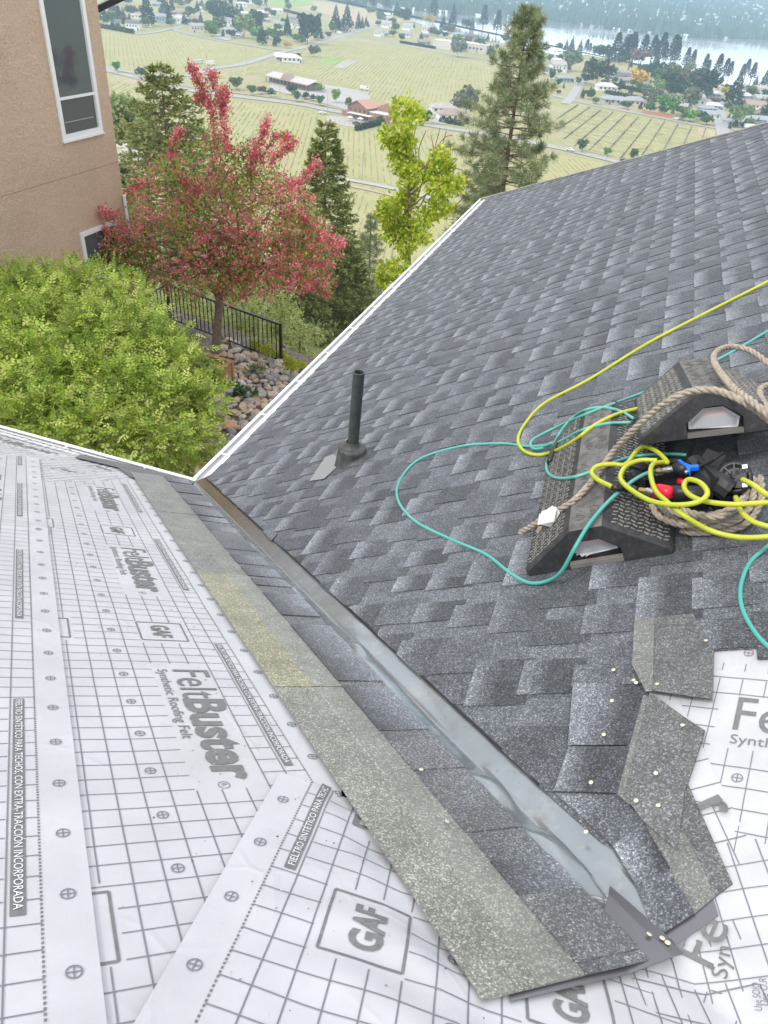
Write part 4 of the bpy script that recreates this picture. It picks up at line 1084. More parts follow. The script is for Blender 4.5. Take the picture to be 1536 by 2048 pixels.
def rows(poly, a, b, sp, col, name, hgt=.35, wid=.4):
    P = np.array(poly); a = np.array(G(*a)[:2]); b = np.array(G(*b)[:2]); d = (b - a) / np.linalg.norm(b - a); nn = np.array([-d[1], d[0]])
    t_ = P @ nn; mb = MB(); rr = random.Random(len(name) + int(sp * 10)); V = []; C = []
    k = math.ceil(t_.min() / sp) * sp
    while k < t_.max():
        xs = []
        for i in range(len(P)):
            p, q = P[i], P[(i + 1) % len(P)]; tp, tq = p @ nn - k, q @ nn - k
            if tp * tq < 0: c = p + (q - p) * tp / (tp - tq); xs.append(c @ d)
        xs.sort()
        for u0, u1 in zip(xs[::2], xs[1::2]):
            u = u0 + 2
            while u < u1 - 4:
                e = min(u + rr.uniform(5, 11), u1 - 2)
                c0 = d * u + nn * k; c1 = d * (e - .7) + nn * k; h = hgt * rr.uniform(.6, 1.2); w_ = wid * rr.uniform(.6, 1.2); f = rr.uniform(.75, 1.25)
                if wid < .5 and rr.random() < .22: u = e; continue
                for c in (c0, c1):
                    for sx, z in ((-1, 0), (-.7, h), (.7, h), (1, 0)): V.append((*(c + nn * sx * w_ / 2), ZP + z)); C.append(tuple(q * f for q in col))
                u = e
        k += sp
    n_ = len(V) // 8; b0 = np.arange(n_)[:, None, None] * 8
    Fq = (b0 + np.array([[0, 4, 5, 1], [1, 5, 6, 2], [2, 6, 7, 3]])).reshape(-1, 4)
    o = fast_mesh(name, V, Fq, C, M_FARLEAF); tag(o, kind='stuff')
for i, (pts, mt, rd, sp, col) in enumerate(FIELDS):
    pg = gpoly(pts); flat('field', pg, .06 + .01 * i, mt); rows(pg, rd[0], rd[1], sp, col, 'vine_rows')
# darker alleys across the straw field
pg = gpoly(FIELDS[3][0]); rows(pg, (1290, 240), (1240, 300), 9.5, (.15, .17, .10), 'vine_rows', .9, .5)
flat('field', gpoly([(590, 0), (700, 10), (780, 34), (850, 40), (780, 50), (720, 50), (640, 24), (570, 12)]), .05, M_TAN)
flat('field', gpoly([(540, -6), (610, -4), (628, 10), (575, 18), (540, 12)]), .09, M_FG)
flat('field', gpoly([(650, 112), (692, 118), (668, 132), (636, 126)]), .16, M_FG); flat('field', gpoly([(690, 120), (716, 122), (686, 138), (668, 134)]), .17, M_PAVE)
flat('field', gpoly([(1395, 255), (1430, 262), (1432, 300), (1400, 290)]), .18, M_TAN)
def ribbon(name, pts, wd, z, mt, mark=None):
    P = [np.array(p[:2]) for p in spline([G(*q) for q in pts], 6)]; V = []; 
    for i, p in enumerate(P):
        d = P[min(i + 1, len(P) - 1)] - P[max(i - 1, 0)]; d /= np.linalg.norm(d); nn = np.array([-d[1], d[0]])
        V += [(*(p + nn * wd / 2), ZP + z), (*(p - nn * wd / 2), ZP + z)]
    Fq = [(2 * i + 1, 2 * i + 3, 2 * i + 2, 2 * i) for i in range(len(P) - 1)]
    o = fast_mesh(name, V, Fq, (.4, .4, .4), mt); o['kind'] = 'structure'; return o
MAINR = [(150, 128), (213, 141), (294, 161), (372, 180), (453, 191), (590, 208), (664, 222), (760, 240), (846, 250), (925, 262), (983, 271), (1068, 287), (1138, 301), (1250, 328), (1330, 352), (1420, 380)]
ribbon('road', MAINR, 8.5, .3, M_ROAD); ribbon('path', [(p[0] + 4, p[1] - 6) for p in MAINR[:9]], 2.2, .32, M_PAVE)
ribbon('road', [(150, 120), (213, 136), (300, 150), (366, 152), (424, 138), (492, 127), (565, 104), (612, 94), (690, 71), (747, 52), (776, 39)], 7.5, .28, M_ROAD)
ribbon('road', [(268, 70), (310, 65), (344, 58), (360, 64), (424, 79), (502, 92), (560, 101), (600, 98)], 6, .34, M_ROAD)
ribbon('road', [(346, 58), (385, 48), (422, 39), (470, 30)], 6, .26, M_ROAD)
ribbon('road', [(600, 345), (693, 360), (768, 374), (802, 382), (854, 396), (906, 416), (980, 440)], 4.2, .3, M_PAVE); ribbon('path', [(600, 352), (693, 371), (781, 391), (840, 408)], 2.4, .24, M_TAN)
ribbon('road', [(1100, 190), (1140, 200), (1213, 216), (1299, 232), (1370, 246), (1429, 256), (1500, 262)], 6, .3, M_ROAD)
ribbon('road', [(1424, 160), (1427, 172), (1435, 199), (1438, 228), (1448, 272), (1460, 310)], 9.5, .36, M_ROAD)
ribbon('road', [(1130, 208), (1142, 196), (1160, 168), (1182, 142), (1195, 128)], 7.5, .33, M_ROAD)
ribbon('road', [(690, 74), (740, 78), (794, 87), (893, 108), (960, 118), (1040, 130)], 7, .27, M_ROAD)
flat('pavement', gpoly([(540, 152), (640, 168), (735, 184), (745, 205), (700, 222), (640, 205), (540, 180)]), .2, M_PAVE)
flat('pavement', gpoly([(652, 232), (760, 238), (770, 246), (712, 256), (650, 246)]), .22, M_PAVE)
flat('pavement', gpoly([(430, 68), (475, 74), (455, 82), (425, 76)]), .38, M_PAVE); flat('pavement', gpoly([(880, 228), (905, 240), (890, 250), (862, 244)]), .23, M_PAVE)
# lake
M_LAKE = mat('lake_water', (.88, .88, .88), .12, .8, spec=1.); n = N(M_LAKE)
n.rough(n.ramp(n.noise(.004, 4), [(.35, g3(.05)), (.65, g3(.16))]))
near = [(500, -22), (640, -8), (770, 22), (850, 52), (870, 62), (960, 80), (1010, 88), (1100, 108), (1180, 112), (1300, 134), (1400, 156), (1480, 172), (1536, 186), (1700, 220)]
far = [(1700, 96), (1536, 82), (1400, 77), (1300, 69), (1200, 57), (1100, 43), (1000, 35), (900, 28), (850, 24), (800, 18), (640, -2), (500, -30)]
lake = flat('lake', [G(*q)[:2] for q in near + far], .45, M_LAKE)
# far shore: land rising behind the lake
M_HILL = mat('far_hill', (.05, .09, .05), .95, spec=.1); n = N(M_HILL)
n.col(n.ramp(n.noise(.012, 6, .7), [(.35, (.03, .065, .05)), (.55, (.055, .10, .07)), (.66, (.18, .20, .16)), (.75, (.08, .13, .09))]))
fs_ = [G(*q) for q in far]; V = []; Fq = []
fs_ = [np.array([fs_[0][0] + 1500, fs_[0][1] - 500, ZP])] + fs_[:-1] + [G(560, -16)]
prof = [(0, .7), (60, 3), (250, 8), (600, 22), (1000, 28), (1500, 50), (2200, 70), (3200, 95), (4600, 120)]
fs2 = [np.array(p) for p in spline(fs_, 6)]
for i, p in enumerate(fs2):
    d = p[:2] - CAM[:2]; d = d / np.linalg.norm(d)
    for j, (r_, z_) in enumerate(prof):
        q = p[:2] + d * r_; zz = z_ * (1 + .25 * nz3(q[0] * .0012, q[1] * .0012, 2)) if j else z_
        V.append((q[0], q[1], ZP + zz))
nn_ = len(prof); Fq = [(i * nn_ + j, (i + 1) * nn_ + j, (i + 1) * nn_ + j + 1, i * nn_ + j + 1) for i in range(len(fs2) - 1) for j in range(nn_ - 1)]
hl = fast_mesh('far_hills', V, Fq, (.1, .1, .1), M_HILL, smooth=True); hl['kind'] = 'structure'
if hl.data.polygons[5].normal.z < 0: hl.data.flip_normals()
HV = np.array(V).reshape(len(fs2), nn_, 3)
# town and woods on the far shore, too many and too small to count
def hillpt(rg, bias=1.3):
    i = rg.integers(0, len(fs2) - 1); a = rg.random(); t = rg.random() ** bias * (nn_ - 2.01); j = int(t); b = t - j
    return (HV[i, j] * (1 - a) + HV[i + 1, j] * a) * (1 - b) + (HV[i, j + 1] * (1 - a) + HV[i + 1, j + 1] * a) * b
rg = np.random.default_rng(4); V = []; C = []; V2 = []; C2 = []
for k in range(2600):
    p = hillpt(rg, 1.05); w_, d_, h_ = rg.uniform(6, 13), rg.uniform(6, 10), rg.uniform(2.5, 5)
    if rg.random() < .04: w_ *= 2.2
    a = rg.uniform(0, 3.14); ca, sa = math.cos(a), math.sin(a); c = rg.choice([.8, .7, .55, .35, .3]); tn = rg.uniform(-.05, .05)
    for sx, sy, z in ((-1, -1, 0), (1, -1, 0), (1, 1, 0), (-1, 1, 0), (-1, -1, 1), (1, -1, 1), (1, 1, 1), (-1, 1, 1)):
        V.append((p[0] + (sx * w_ * ca - sy * d_ * sa) / 2, p[1] + (sx * w_ * sa + sy * d_ * ca) / 2, p[2] - 1 + z * (h_ + 1))); C.append((c + tn, c, c - tn))
b0 = np.arange(2600)[:, None, None] * 8
tag(fast_mesh('far_town', V, (b0 + np.array([[0, 1, 5, 4], [1, 2, 6, 5], [2, 3, 7, 6], [3, 0, 4, 7], [4, 5, 6, 7]])).reshape(-1, 4), C, M_FAR), kind='stuff')
NT = 9000
for k in range(NT):
    p = hillpt(rg, 1.25); h_ = rg.uniform(7, 20); r_ = h_ * rg.uniform(.2, .55); c = rg.uniform(.5, 1.3)
    for a in (0, 1.57, 3.14, 4.71): V2.append((p[0] + r_ * math.cos(a + k), p[1] + r_ * math.sin(a + k), p[2])); C2.append((.05 * c, .09 * c, .055 * c))
    V2.append((p[0], p[1], p[2] + h_)); C2.append((.05 * c, .09 * c, .055 * c))
b0 = np.arange(NT)[:, None, None] * 5
tag(fast_mesh('far_woods', V2, (b0 + np.array([[0, 1, 4], [1, 2, 4], [2, 3, 4], [3, 0, 4]])).reshape(-1, 3), C2, M_FARLEAF), kind='stuff')

# ---- houses on the valley floor
def objcol_mat(name, rough=.8):
    mt = mat(name, rough=rough); n = N(mt); oi = n.n('ShaderNodeObjectInfo')
    n.col(n.mix(oi.outputs['Color'], n.ramp(n.noise(.8, 3), [(.3, g3(.9)), (.7, g3(1.08))]), 1., 'MULTIPLY')); return mt
M_OC = objcol_mat('painted_wall'); M_OCR = objcol_mat('roofing'); M_WIN = mat('far_glass', (.06, .08, .1), .15)
def house_proto(w_, d_, h_, rh, hip, wing):
    root = bpy.data.objects.new('house', None); COL.objects.link(root)
    mb = MB(); mb.box((0, 0, h_ / 2), (w_, d_, h_)); 
    if wing: mb.box((w_ * .3, -d_ * .62, h_ * .45), (w_ * .38, d_ * .4, h_ * .9))
    mb.build('wall', M_OC, root)
    mb = MB(); e = .5; x, y = w_ / 2 + e, d_ / 2 + e; rx = x - (d_ / 2 if hip else 0)
    mb.add([(-x, -y, h_), (x, -y, h_), (x, y, h_), (-x, y, h_), (-rx, 0, h_ + rh), (rx, 0, h_ + rh), (-x, -y, h_ - .2), (x, -y, h_ - .2), (x, y, h_ - .2), (-x, y, h_ - .2)], [(0, 1, 5, 4), (2, 3, 4, 5), (1, 2, 5), (3, 0, 4), (6, 7, 1, 0), (7, 8, 2, 1), (8, 9, 3, 2), (9, 6, 0, 3)])
    if wing:
        x0, x1, y0 = w_ * .3 - w_ * .21, w_ * .3 + w_ * .21, -d_ * .86; h2 = h_ * .9
        mb.add([(x0, y0, h2), (x1, y0, h2), (w_ * .3, y0, h2 + rh * .7), (x0, -d_ * .3, h2), (x1, -d_ * .3, h2), (w_ * .3, 0, h2 + rh * .7)], [(0, 2, 5, 3), (2, 1, 4, 5), (0, 1, 2)])
    mb.build('roof', M_OCR, root)
    for k in range(4):
        x = (-.36 + k * .22) * w_
        mb = MB(); mb.box((x, -d_ / 2 - .03 if not (wing and k == 3) else -d_ * .82 - .03, h_ * .62), (w_ * .1, .08, 1.3)); mb.build('window', M_WIN, root)
    mb = MB(); mb.box((-w_ * .25 if wing else w_ * .42, -d_ / 2 - .04, 1.05), (1.1, .08, 2.1)); mb.build('door', M_WIN, root)
    return root
PRO = [house_proto(15, 9, 3.2, 2.2, True, False), house_proto(14, 9, 3.0, 2.4, False, True), house_proto(12, 9, 5.6, 2.2, False, False), house_proto(18, 9, 3.1, 1.9, True, True), house_proto(13, 8, 5.4, 2.6, False, True)]
usedp = [False] * 5
RC = {'g': (.33, .34, .36), 'd': (.13, .14, .16), 'b': (.30, .22, .19), 'w': (.62, .62, .62), 'n': (.42, .39, .36), 't': (.36, .27, .24)}
WC = {'w': (.78, .78, .76), 'c': (.62, .56, .46), 'b': (.35, .42, .5), 'g': (.45, .46, .46), 'r': (.42, .2, .14)}
def region(x, y):
    for c, t in ((y < 24 and x < 640, 'at the top edge above the left village'), (x < 350 and y < 100, 'left of the village crossroads'), (x < 480 and y < 100, 'near the village crossroads'), (x < 640 and y < 100, 'in the village left of the straight road'), (x < 735 and y < 100, 'beside the straight road'), (x < 880 and y < 80, 'around the three white houses'), (x < 1110 and y < 140, 'between the flat building and the lake'),
                 (x < 560 and y > 120, 'along the main road left of the brown shop'), (x < 720 and y > 120, 'in front of the long brown shop'), (x < 950, 'near the barn and the pink roofed house'), (y > 290, 'along the road below the straw field'), (y < 165 and x < 1350, 'on the lake shore behind the side road'), (y < 185 and x >= 1350, 'on the lake shore by the wide road'), (x < 1220, 'beside the side road to the lake'), (x < 1330, 'among the long dark hedges'), (x < 1425, 'left of the wide road')):
        if c: return t
    return 'right of the wide road'
def put_house(x, y, k, rz, roof, wall, label, sc=1., group=None):
    c = G(x, y); r = PRO[k] if not usedp[k] else copy_tree(PRO[k]); usedp[k] = True
    r.location = c; r.rotation_euler = (0, 0, rz); r.scale = (sc,) * 3; r.name = 'house'
    for ch in r.children: ch.color = (*(RC[roof] if ch.name.startswith('roof') else WC[wall]), 1)
    tag(r, label, 'house', group or 'houses on the valley floor'); return r
HS = [(268, 60, 2, .3, 'd', 'w', 'white two storey house at the corner of the upper left field'), (320, 45, 4, .5, 'g', 'b', 'blue grey house right of the tall dark spruce'), (359, 31, 3, .2, 'b', 'c', 'long low house with brown roof above the crossroads'),
 (453, 52, 2, .4, 'g', 'w', 'small white two storey house between dark trees'), (461, 67, 0, .1, 'g', 'g', 'grey roofed house beside the paved yard'), (403, 22, 3, .3, 'w', 'w', 'wide pale house with white roof at the top left'),
 (560, 60, 4, -.3, 'g', 'w', 'white gabled house behind the yellow bush road'), (484, 12, 3, .3, 'w', 'w', 'large white roofed house near the top edge'), (508, 8, 2, .2, 'n', 'w', 'pale house right of the large white roofed house'), (555, 26, 1, .4, 'w', 'w', 'white house below the green meadow'),
 (521, 30, 0, .3, 'w', 'b', 'pale blue house in the upper left village'), (542, 32, 0, .3, 'n', 'w', 'low white house in the upper left village'), (773, 56, 2, .15, 'n', 'w', 'left house of the three alike white houses'), (815, 61, 2, .15, 'n', 'w', 'middle house of the three alike white houses'), (854, 66, 2, .15, 'n', 'w', 'right house of the three alike white houses'),
 (909, 66, 1, .5, 't', 'c', 'brown roofed house right of the three white houses'), (945, 78, 3, .2, 'd', 'b', 'dark blue roofed house near the lake shore'), (776, 34, 1, .3, 'w', 'w', 'white house by the lake at the top of the straight road'), (568, 122, 1, .6, 'w', 'g', 'pale farm shed in front of the dark hedge'), (583, 124, 0, .6, 'w', 'w', 'white shed beside the farm shed'),
 (886, 226, 0, .5, 'n', 'w', 'pale roofed house left of the pink roofed house'), (902, 240, 0, .5, 't', 'w', 'pink brown hipped house behind the dark hedge'), (1121, 116, 3, .6, 'w', 'w', 'large pale building left of the lakeside vineyard'), (1114, 143, 4, .5, 'n', 'w', 'white house between the pine and the side road'),
 (1222, 160, 3, .5, 'g', 'w', 'grey roofed house right of the big round tree'), (1211, 181, 0, .4, 'w', 'w', 'white roofed house below the big round tree'), (1228, 208, 3, .35, 'g', 'g', 'long grey roofed house above the straw field'), (1253, 121, 2, .3, 'g', 'w', 'house among the tall conifers on the lake shore'), (1390, 160, 0, .4, 'g', 'c', 'low house by the lake left of the road'),
 (1384, 212, 4, .4, 'g', 'g', 'grey gabled house left of the wide road'), (1492, 208, 1, .3, 'd', 'b', 'dark roofed blue house right of the wide road'), (1506, 217, 1, .3, 't', 'w', 'pink roofed house above the last grey house'), (1517, 248, 3, .35, 'g', 'w', 'grey house nearest to the roof edge at right'), (1483, 200, 0, .3, 'w', 'w', 'white house by the large dark conifer'),
 (1267, 210, 0, .3, 'g', 'c', 'small tan house right of the long grey roofed one'), (1327, 196, 1, .4, 't', 'w', 'low house between green garden trees'), (255, 290, 3, .5, 'g', 'w', 'house with pale grey roof beside the stucco wall'), (268, 330, 0, .2, 'n', 'c', 'tan roof below the pale grey roofed house')]
for h in HS: put_house(*h[:6], h[6], 1.15)
rh = random.Random(21)
def inpoly(x, y, P):
    c = False; j = len(P) - 1
    for i in range(len(P)):
        if (P[i][1] > y) != (P[j][1] > y) and x < (P[j][0] - P[i][0]) * (y - P[i][1]) / (P[j][1] - P[i][1]) + P[i][0]: c = not c
        j = i
    return c
TOWNS = [([(200, -4), (590, 2), (600, 20), (720, 60), (640, 84), (560, 96), (430, 74), (350, 55), (270, 62), (200, 58)], 30, 105), ([(690, 60), (780, 34), (880, 60), (1000, 90), (1080, 118), (1080, 135), (960, 112), (800, 82)], 10, 45), ([(1150, 195), (1190, 140), (1300, 155), (1430, 165), (1425, 245), (1300, 225)], 14, 60), ([(1445, 180), (1540, 200), (1540, 255), (1455, 262)], 8, 40), ([(1040, 112), (1100, 112), (1140, 140), (1130, 190), (1090, 190), (1090, 150)], 4, 16), ([(1200, 122), (1320, 144), (1530, 190), (1530, 204), (1430, 176), (1300, 154)], 4, 26)]
for P, nh, nt_ in TOWNS:
    k = 0; tries = 0
    while k < nh and tries < 3000:
        tries += 1
        x, y = rh.uniform(min(p[0] for p in P), max(p[0] for p in P)), rh.uniform(min(p[1] for p in P), max(p[1] for p in P))
        if inpoly(x, y, P):
            kk, rz_, rf, wl = rh.randrange(5), rh.uniform(0, .7), rh.choice('ggdnwtb'), rh.choice('wwwcbg')
            lb = {'w': 'white', 'c': 'cream', 'b': 'blue grey', 'g': 'grey'}[wl] + (' two storey' if kk in (2, 4) else ' low') + ' house with ' + {'g': 'grey', 'd': 'dark', 'n': 'sand coloured', 'w': 'white', 't': 'brown', 'b': 'tan'}[rf] + ' roof ' + region(x, y)
            put_house(x, y, kk, rz_, rf, wl, lb, rh.uniform(.8, 1.1), lb); k += 1
# roadside winery with ridge and porch, red brown barn, flat school
def gmb(c, rz):
    M = Matrix.Translation(c) @ Matrix.Rotation(rz, 4, 'Z'); return M
c = G(590, 172); long_ = empty('shop_building', c, 'long low brown building with pale roof beside the main road', 'building', rz=-.42)
def box_part(name, root, c, dm, col, mt=None, roof=None):
    mb = MB(); mb.col = col; mb.box(c, dm)
    return mb.build(name, mt or M_GEN, root)
box_part('wall', long_, (0, 0, 2), (44, 12, 4), (.28, .2, .17))
mb = MB(); mb.col = (.50, .47, .45); mb.add([(-24, -9, 4), (24, -9, 4), (24, 0, 6.4), (-24, 0, 6.4), (24, 8, 5), (-24, 8, 5)], [(0, 1, 2, 3), (3, 2, 4, 5)]); mb.col = (.36, .28, .26); mb.box((0, -9, 3.8), (48, .4, .7)); mb.build('roof', M_GEN, long_)
mb = MB(); mb.col = (.34, .26, .22); mb.add([(-4, -11, 4), (4, -11, 4), (0, -11, 8), (-4, -2, 4), (4, -2, 4), (0, -2, 8)], [(0, 1, 2), (0, 2, 5, 3), (2, 1, 4, 5)]); mb.build('gable', M_GEN, long_)
for k in range(12):
    x = -22 + k * 4; box_part('porch_post', long_, (x, -8.6, 1.9), (.35, .35, 3.8), (.2, .13, .1))
    if k < 11: box_part('window', long_, (x + 2, -6.05, 1.8), (2.2, .1, 2), (.06, .07, .08), M_WIN)
c = G(726, 236); barn = empty('barn', c, 'red brown wooden barn with rusty gable roof and stepped front', 'barn', rz=-.30)
W_ = (.27, .13, .10)
box_part('wall', barn, (0, 0, 3.2), (15, 12, 6.4), W_)
mb = MB(); mb.col = W_; mb.add([(-7.5, -6.05, 6.4), (7.5, -6.05, 6.4), (0, -6.05, 9.6), (-7.5, 6, 6.4), (7.5, 6, 6.4), (0, 6, 9.6)], [(0, 1, 2), (5, 4, 3)]); mb.build('gable', M_GEN, barn)
mb = MB(); mb.col = (.5, .27, .2); mb.add([(-8, -7, 6.3), (0, -7, 9.9), (0, 7, 9.9), (-8, 7, 6.3), (8, -7, 6.3), (8, 7, 6.3)], [(0, 1, 2, 3), (1, 4, 5, 2)]); mb.build('roof', M_GEN, barn)
for (x, w_, h_) in ((9.4, 3, 7.2), (12, 3, 8.5), (15, 3, 9.6), (18, 3, 8.5), (20.6, 3, 7.2)): box_part('front_panel', barn, (x, 3, h_ / 2), (w_ - .1, .5, h_), (.33, .17, .13))
box_part('annexe', barn, (14.5, -1, 2.4), (13, 8, 4.8), (.36, .2, .16)); box_part('annexe_roof', barn, (14.5, -1, 4.95), (13.6, 8.6, .3), (.6, .6, .58))
box_part('terrace_wall', barn, (-11, 1, 1.4), (6, 9, 2.8), (.3, .18, .14)); box_part('porch_roof', barn, (4, -8.5, 3.3), (17, 4.6, .25), (.68, .70, .64))
for x in (-3, 2, 7, 12): box_part('porch_post', barn, (x, -10.4, 1.6), (.3, .3, 3.2), (.3, .2, .15))
for x in (-5, -1.5, 2, 5.5): box_part('window', barn, (x, -6.1, 4.8), (1.2, .12, 1.4), (.1, .1, .1), M_WIN)
for (x, y, lb) in ((700, 243, 'white parasol at the left end of the barn terrace'), (720, 246, 'cream parasol in front of the barn porch')):
    u = empty('parasol', G(x, y), lb, 'parasol', 'parasols on the barn terrace'); mb = MB(); mb.col = (.7, .66, .6)
    mb.lathe([(2.1, 2.3), (0.05, 3.1)], n=8); mb.build('canopy', M_GEN, u); mb = MB(); mb.tube([(0, 0, 0), (0, 0, 3)], .05, 6); mb.build('pole', M_GEN, u)
c = G(912, 100); sch = empty('flat_building', c, 'pale flat roofed building behind the middle vineyard', 'building', rz=-.2)
box_part('wall', sch, (-14, 0, 4), (24, 20, 8), (.62, .58, .54)); box_part('wing', sch, (20, 3, 4.3), (42, 18, 8.6), (.56, .50, .44)); box_part('roof', sch, (-14, 0, 8.1), (24.6, 20.6, .3), (.7, .7, .68)); box_part('wing_roof', sch, (20, 3, 8.75), (42.6, 18.6, .3), (.66, .64, .62))
for k in range(8): box_part('window', sch, (2 + 4.6 * k, -6.1, 4.6), (2.4, .15, 2.), (.1, .1, .12), M_WIN)
mb = MB(); mb.col = (.45, .2, .13); a = np.array(G(1284, 226)); b = np.array(G(1348, 237)); mb.bar(a + [0, 0, 1], b + [0, 0, 1], .3, 2.2); tag(mb.build('garden_wall', M_GEN), 'orange brown garden wall along the field road', 'wall')

# ---- vehicles
def car_proto(kind):
    L_, W_, H_ = {'car': (4.5, 1.8, 1.45), 'truck': (6.5, 2.3, 2.6), 'camper': (7, 2.3, 2.8)}[kind]
    root = bpy.data.objects.new(kind, None); COL.objects.link(root)
    mb = MB(); y = W_ / 2
    P = {'car': [(-.5, .25), (-.5, .58), (-.28, .66), (-.17, 1), (.18, 1), (.30, .64), (.48, .56), (.5, .25)], 'truck': [(-.5, .3), (-.5, .95), (.16, .95), (.18, .3)], 'camper': [(-.5, .2), (-.5, 1), (.5, 1), (.5, .2)]}[kind]
    P = [(a * L_, b * H_) for a, b in P]; m_ = len(P)
    mb.add([(a, -y, b) for a, b in P] + [(a, y, b) for a, b in P], [tuple(range(m_))[::-1], tuple(range(m_, 2 * m_))] + [(i, (i + 1) % m_, m_ + (i + 1) % m_, m_ + i) for i in range(m_)]); mb.build('body', M_OC, root)
    if kind == 'truck': mb = MB(); mb.box((L_ * .34, 0, 1.35), (1.9, 2.1, 1.9)); mb.build('cab', M_OC, root)
    mb = MB(); zz = H_ * .8; mb.box((0 if kind == 'car' else L_ * .36, 0, zz * .98), (L_ * (.34 if kind == 'car' else .16), W_ + .03, H_ * .2)); mb.build('window', M_WIN, root)
    for sx in (-.32, .32):
        for sy in (-1, 1): mb = MB(); mb.tube([(sx * L_, sy * (y - .1), .33), (sx * L_, sy * (y + .04), .33)], .33, 10); mb.build('wheel', M_BLACKM, root)
    return root
CP = {k: car_proto(k) for k in ('car', 'truck', 'camper')}; cu_ = set()
def vehicle(kind, x, y, rz, col, label):
    r = CP[kind] if kind not in cu_ else copy_tree(CP[kind]); cu_.add(kind); r.location = G(x, y) + np.array([0, 0, .4]); r.rotation_euler = (0, 0, rz)
    for ch in r.children: ch.color = (*col, 1)
    tag(r, label, {'car': 'car', 'truck': 'truck', 'camper': 'camper van'}[kind], 'vehicles in the valley')
for v in [('truck', 729, 181, .2, (.75, .76, .78), 'white flatbed truck at the edge of the vineyard'), ('truck', 1435, 180, 1.4, (.75, .25, .1), 'orange truck in the middle of the wide road'), ('truck', 1431, 168, 1.4, (.7, .3, .12), 'orange truck farthest up the wide road'), ('truck', 1435, 204, 1.4, (.7, .16, .08), 'red orange truck nearest on the wide road'),
          ('camper', 1497, 258, .3, (.8, .8, .8), 'white camper parked before the grey houses at right'), ('car', 1247, 325, -.3, (.03, .03, .035), 'black car on the road below the straw field'), ('car', 1140, 303, -.3, (.7, .7, .72), 'white car leaving the cover of the big pine'), ('car', 1352, 240, -.2, (.75, .75, .77), 'white car parked by the garden wall'),
          ('car', 1362, 242, -.2, (.12, .15, .2), 'dark blue car parked right of the white car'), ('car', 712, 250, .2, (.05, .06, .07), 'dark car parked before the barn'), ('car', 722, 254, 1.2, (.6, .05, .04), 'red car beside the barn hedge'), ('car', 645, 229, .5, (.75, .75, .75), 'white car left of the barn'),
          ('camper', 679, 69, .5, (.8, .8, .8), 'white camper beside the straight road'), ('truck', 618, 85, .5, (.8, .8, .8), 'white truck near the yellow bush'), ('car', 862, 237, .8, (.7, .72, .75), 'pale car beside the pink roofed house'), ('camper', 398, 128, 1.0, (.6, .64, .6), 'pale green container beside the second road'), ('camper', 422, 131, .9, (.78, .78, .78), 'white trailer beside the pale green container'), ('car', 300, 56, .3, (.7, .7, .7), 'white car by the corner house')]: vehicle(*v)
# lamp posts and poles along the main road
pp = None
for i, (x, y, h_) in enumerate([(270, 156, 9), (293, 160, 9), (372, 158, 9), (415, 141, 11), (399, 185, 9), (493, 129, 11), (515, 198, 9), (560, 205, 9), (655, 222, 10), (724, 360, 11), (690, 74, 11), (845, 224, 8), (720, 40, 11), (1210, 330, 7), (1330, 170, 8)]):
    if pp is None:
        mb = MB(); mb.col = (.25, .25, .25); mb.tube([(0, 0, 0), (0, 0, 1)], .012, 6); mb.bar((0, 0, .99), (.12, 0, .995), .012); pp = mb.build('utility_pole', M_GEN)
        o = pp
    else: o = link('utility_pole', pp.data)
    o.location = G(x, y); o.scale = (h_,) * 3; lb = f'{"tall" if h_ > 9.5 else "short"} thin grey pole ' + region(x, y); tag(o, lb, 'pole', lb)

# ---- trees on the valley floor
M_TREE = mat('far_tree', rough=.9, spec=.15); n = N(M_TREE); oi = n.n('ShaderNodeObjectInfo')
n.col(n.mix(n.mix(n.attr(), oi.outputs['Color'], 1., 'MULTIPLY'), n.ramp(n.noise(1.3, 4), [(.3, g3(.65)), (.7, g3(1.4))]), 1., 'MULTIPLY'))
def quads(Cn, size, rg, nrm=None, asp=1.6):
    n_ = len(Cn); a = rg.normal(size=(n_, 3)); a /= np.linalg.norm(a, axis=1)[:, None]
    b = rg.normal(size=(n_, 3)); b -= a * (a * b).sum(1)[:, None]; b /= np.linalg.norm(b, axis=1)[:, None]
    s_ = (size if hasattr(size, '__len__') else np.full(n_, size))[:, None]
    V = np.stack([Cn - a * s_ * asp, Cn - b * s_, Cn + a * s_ * asp, Cn + b * s_], 1).reshape(-1, 3)
    return V, np.arange(n_ * 4).reshape(-1, 4)
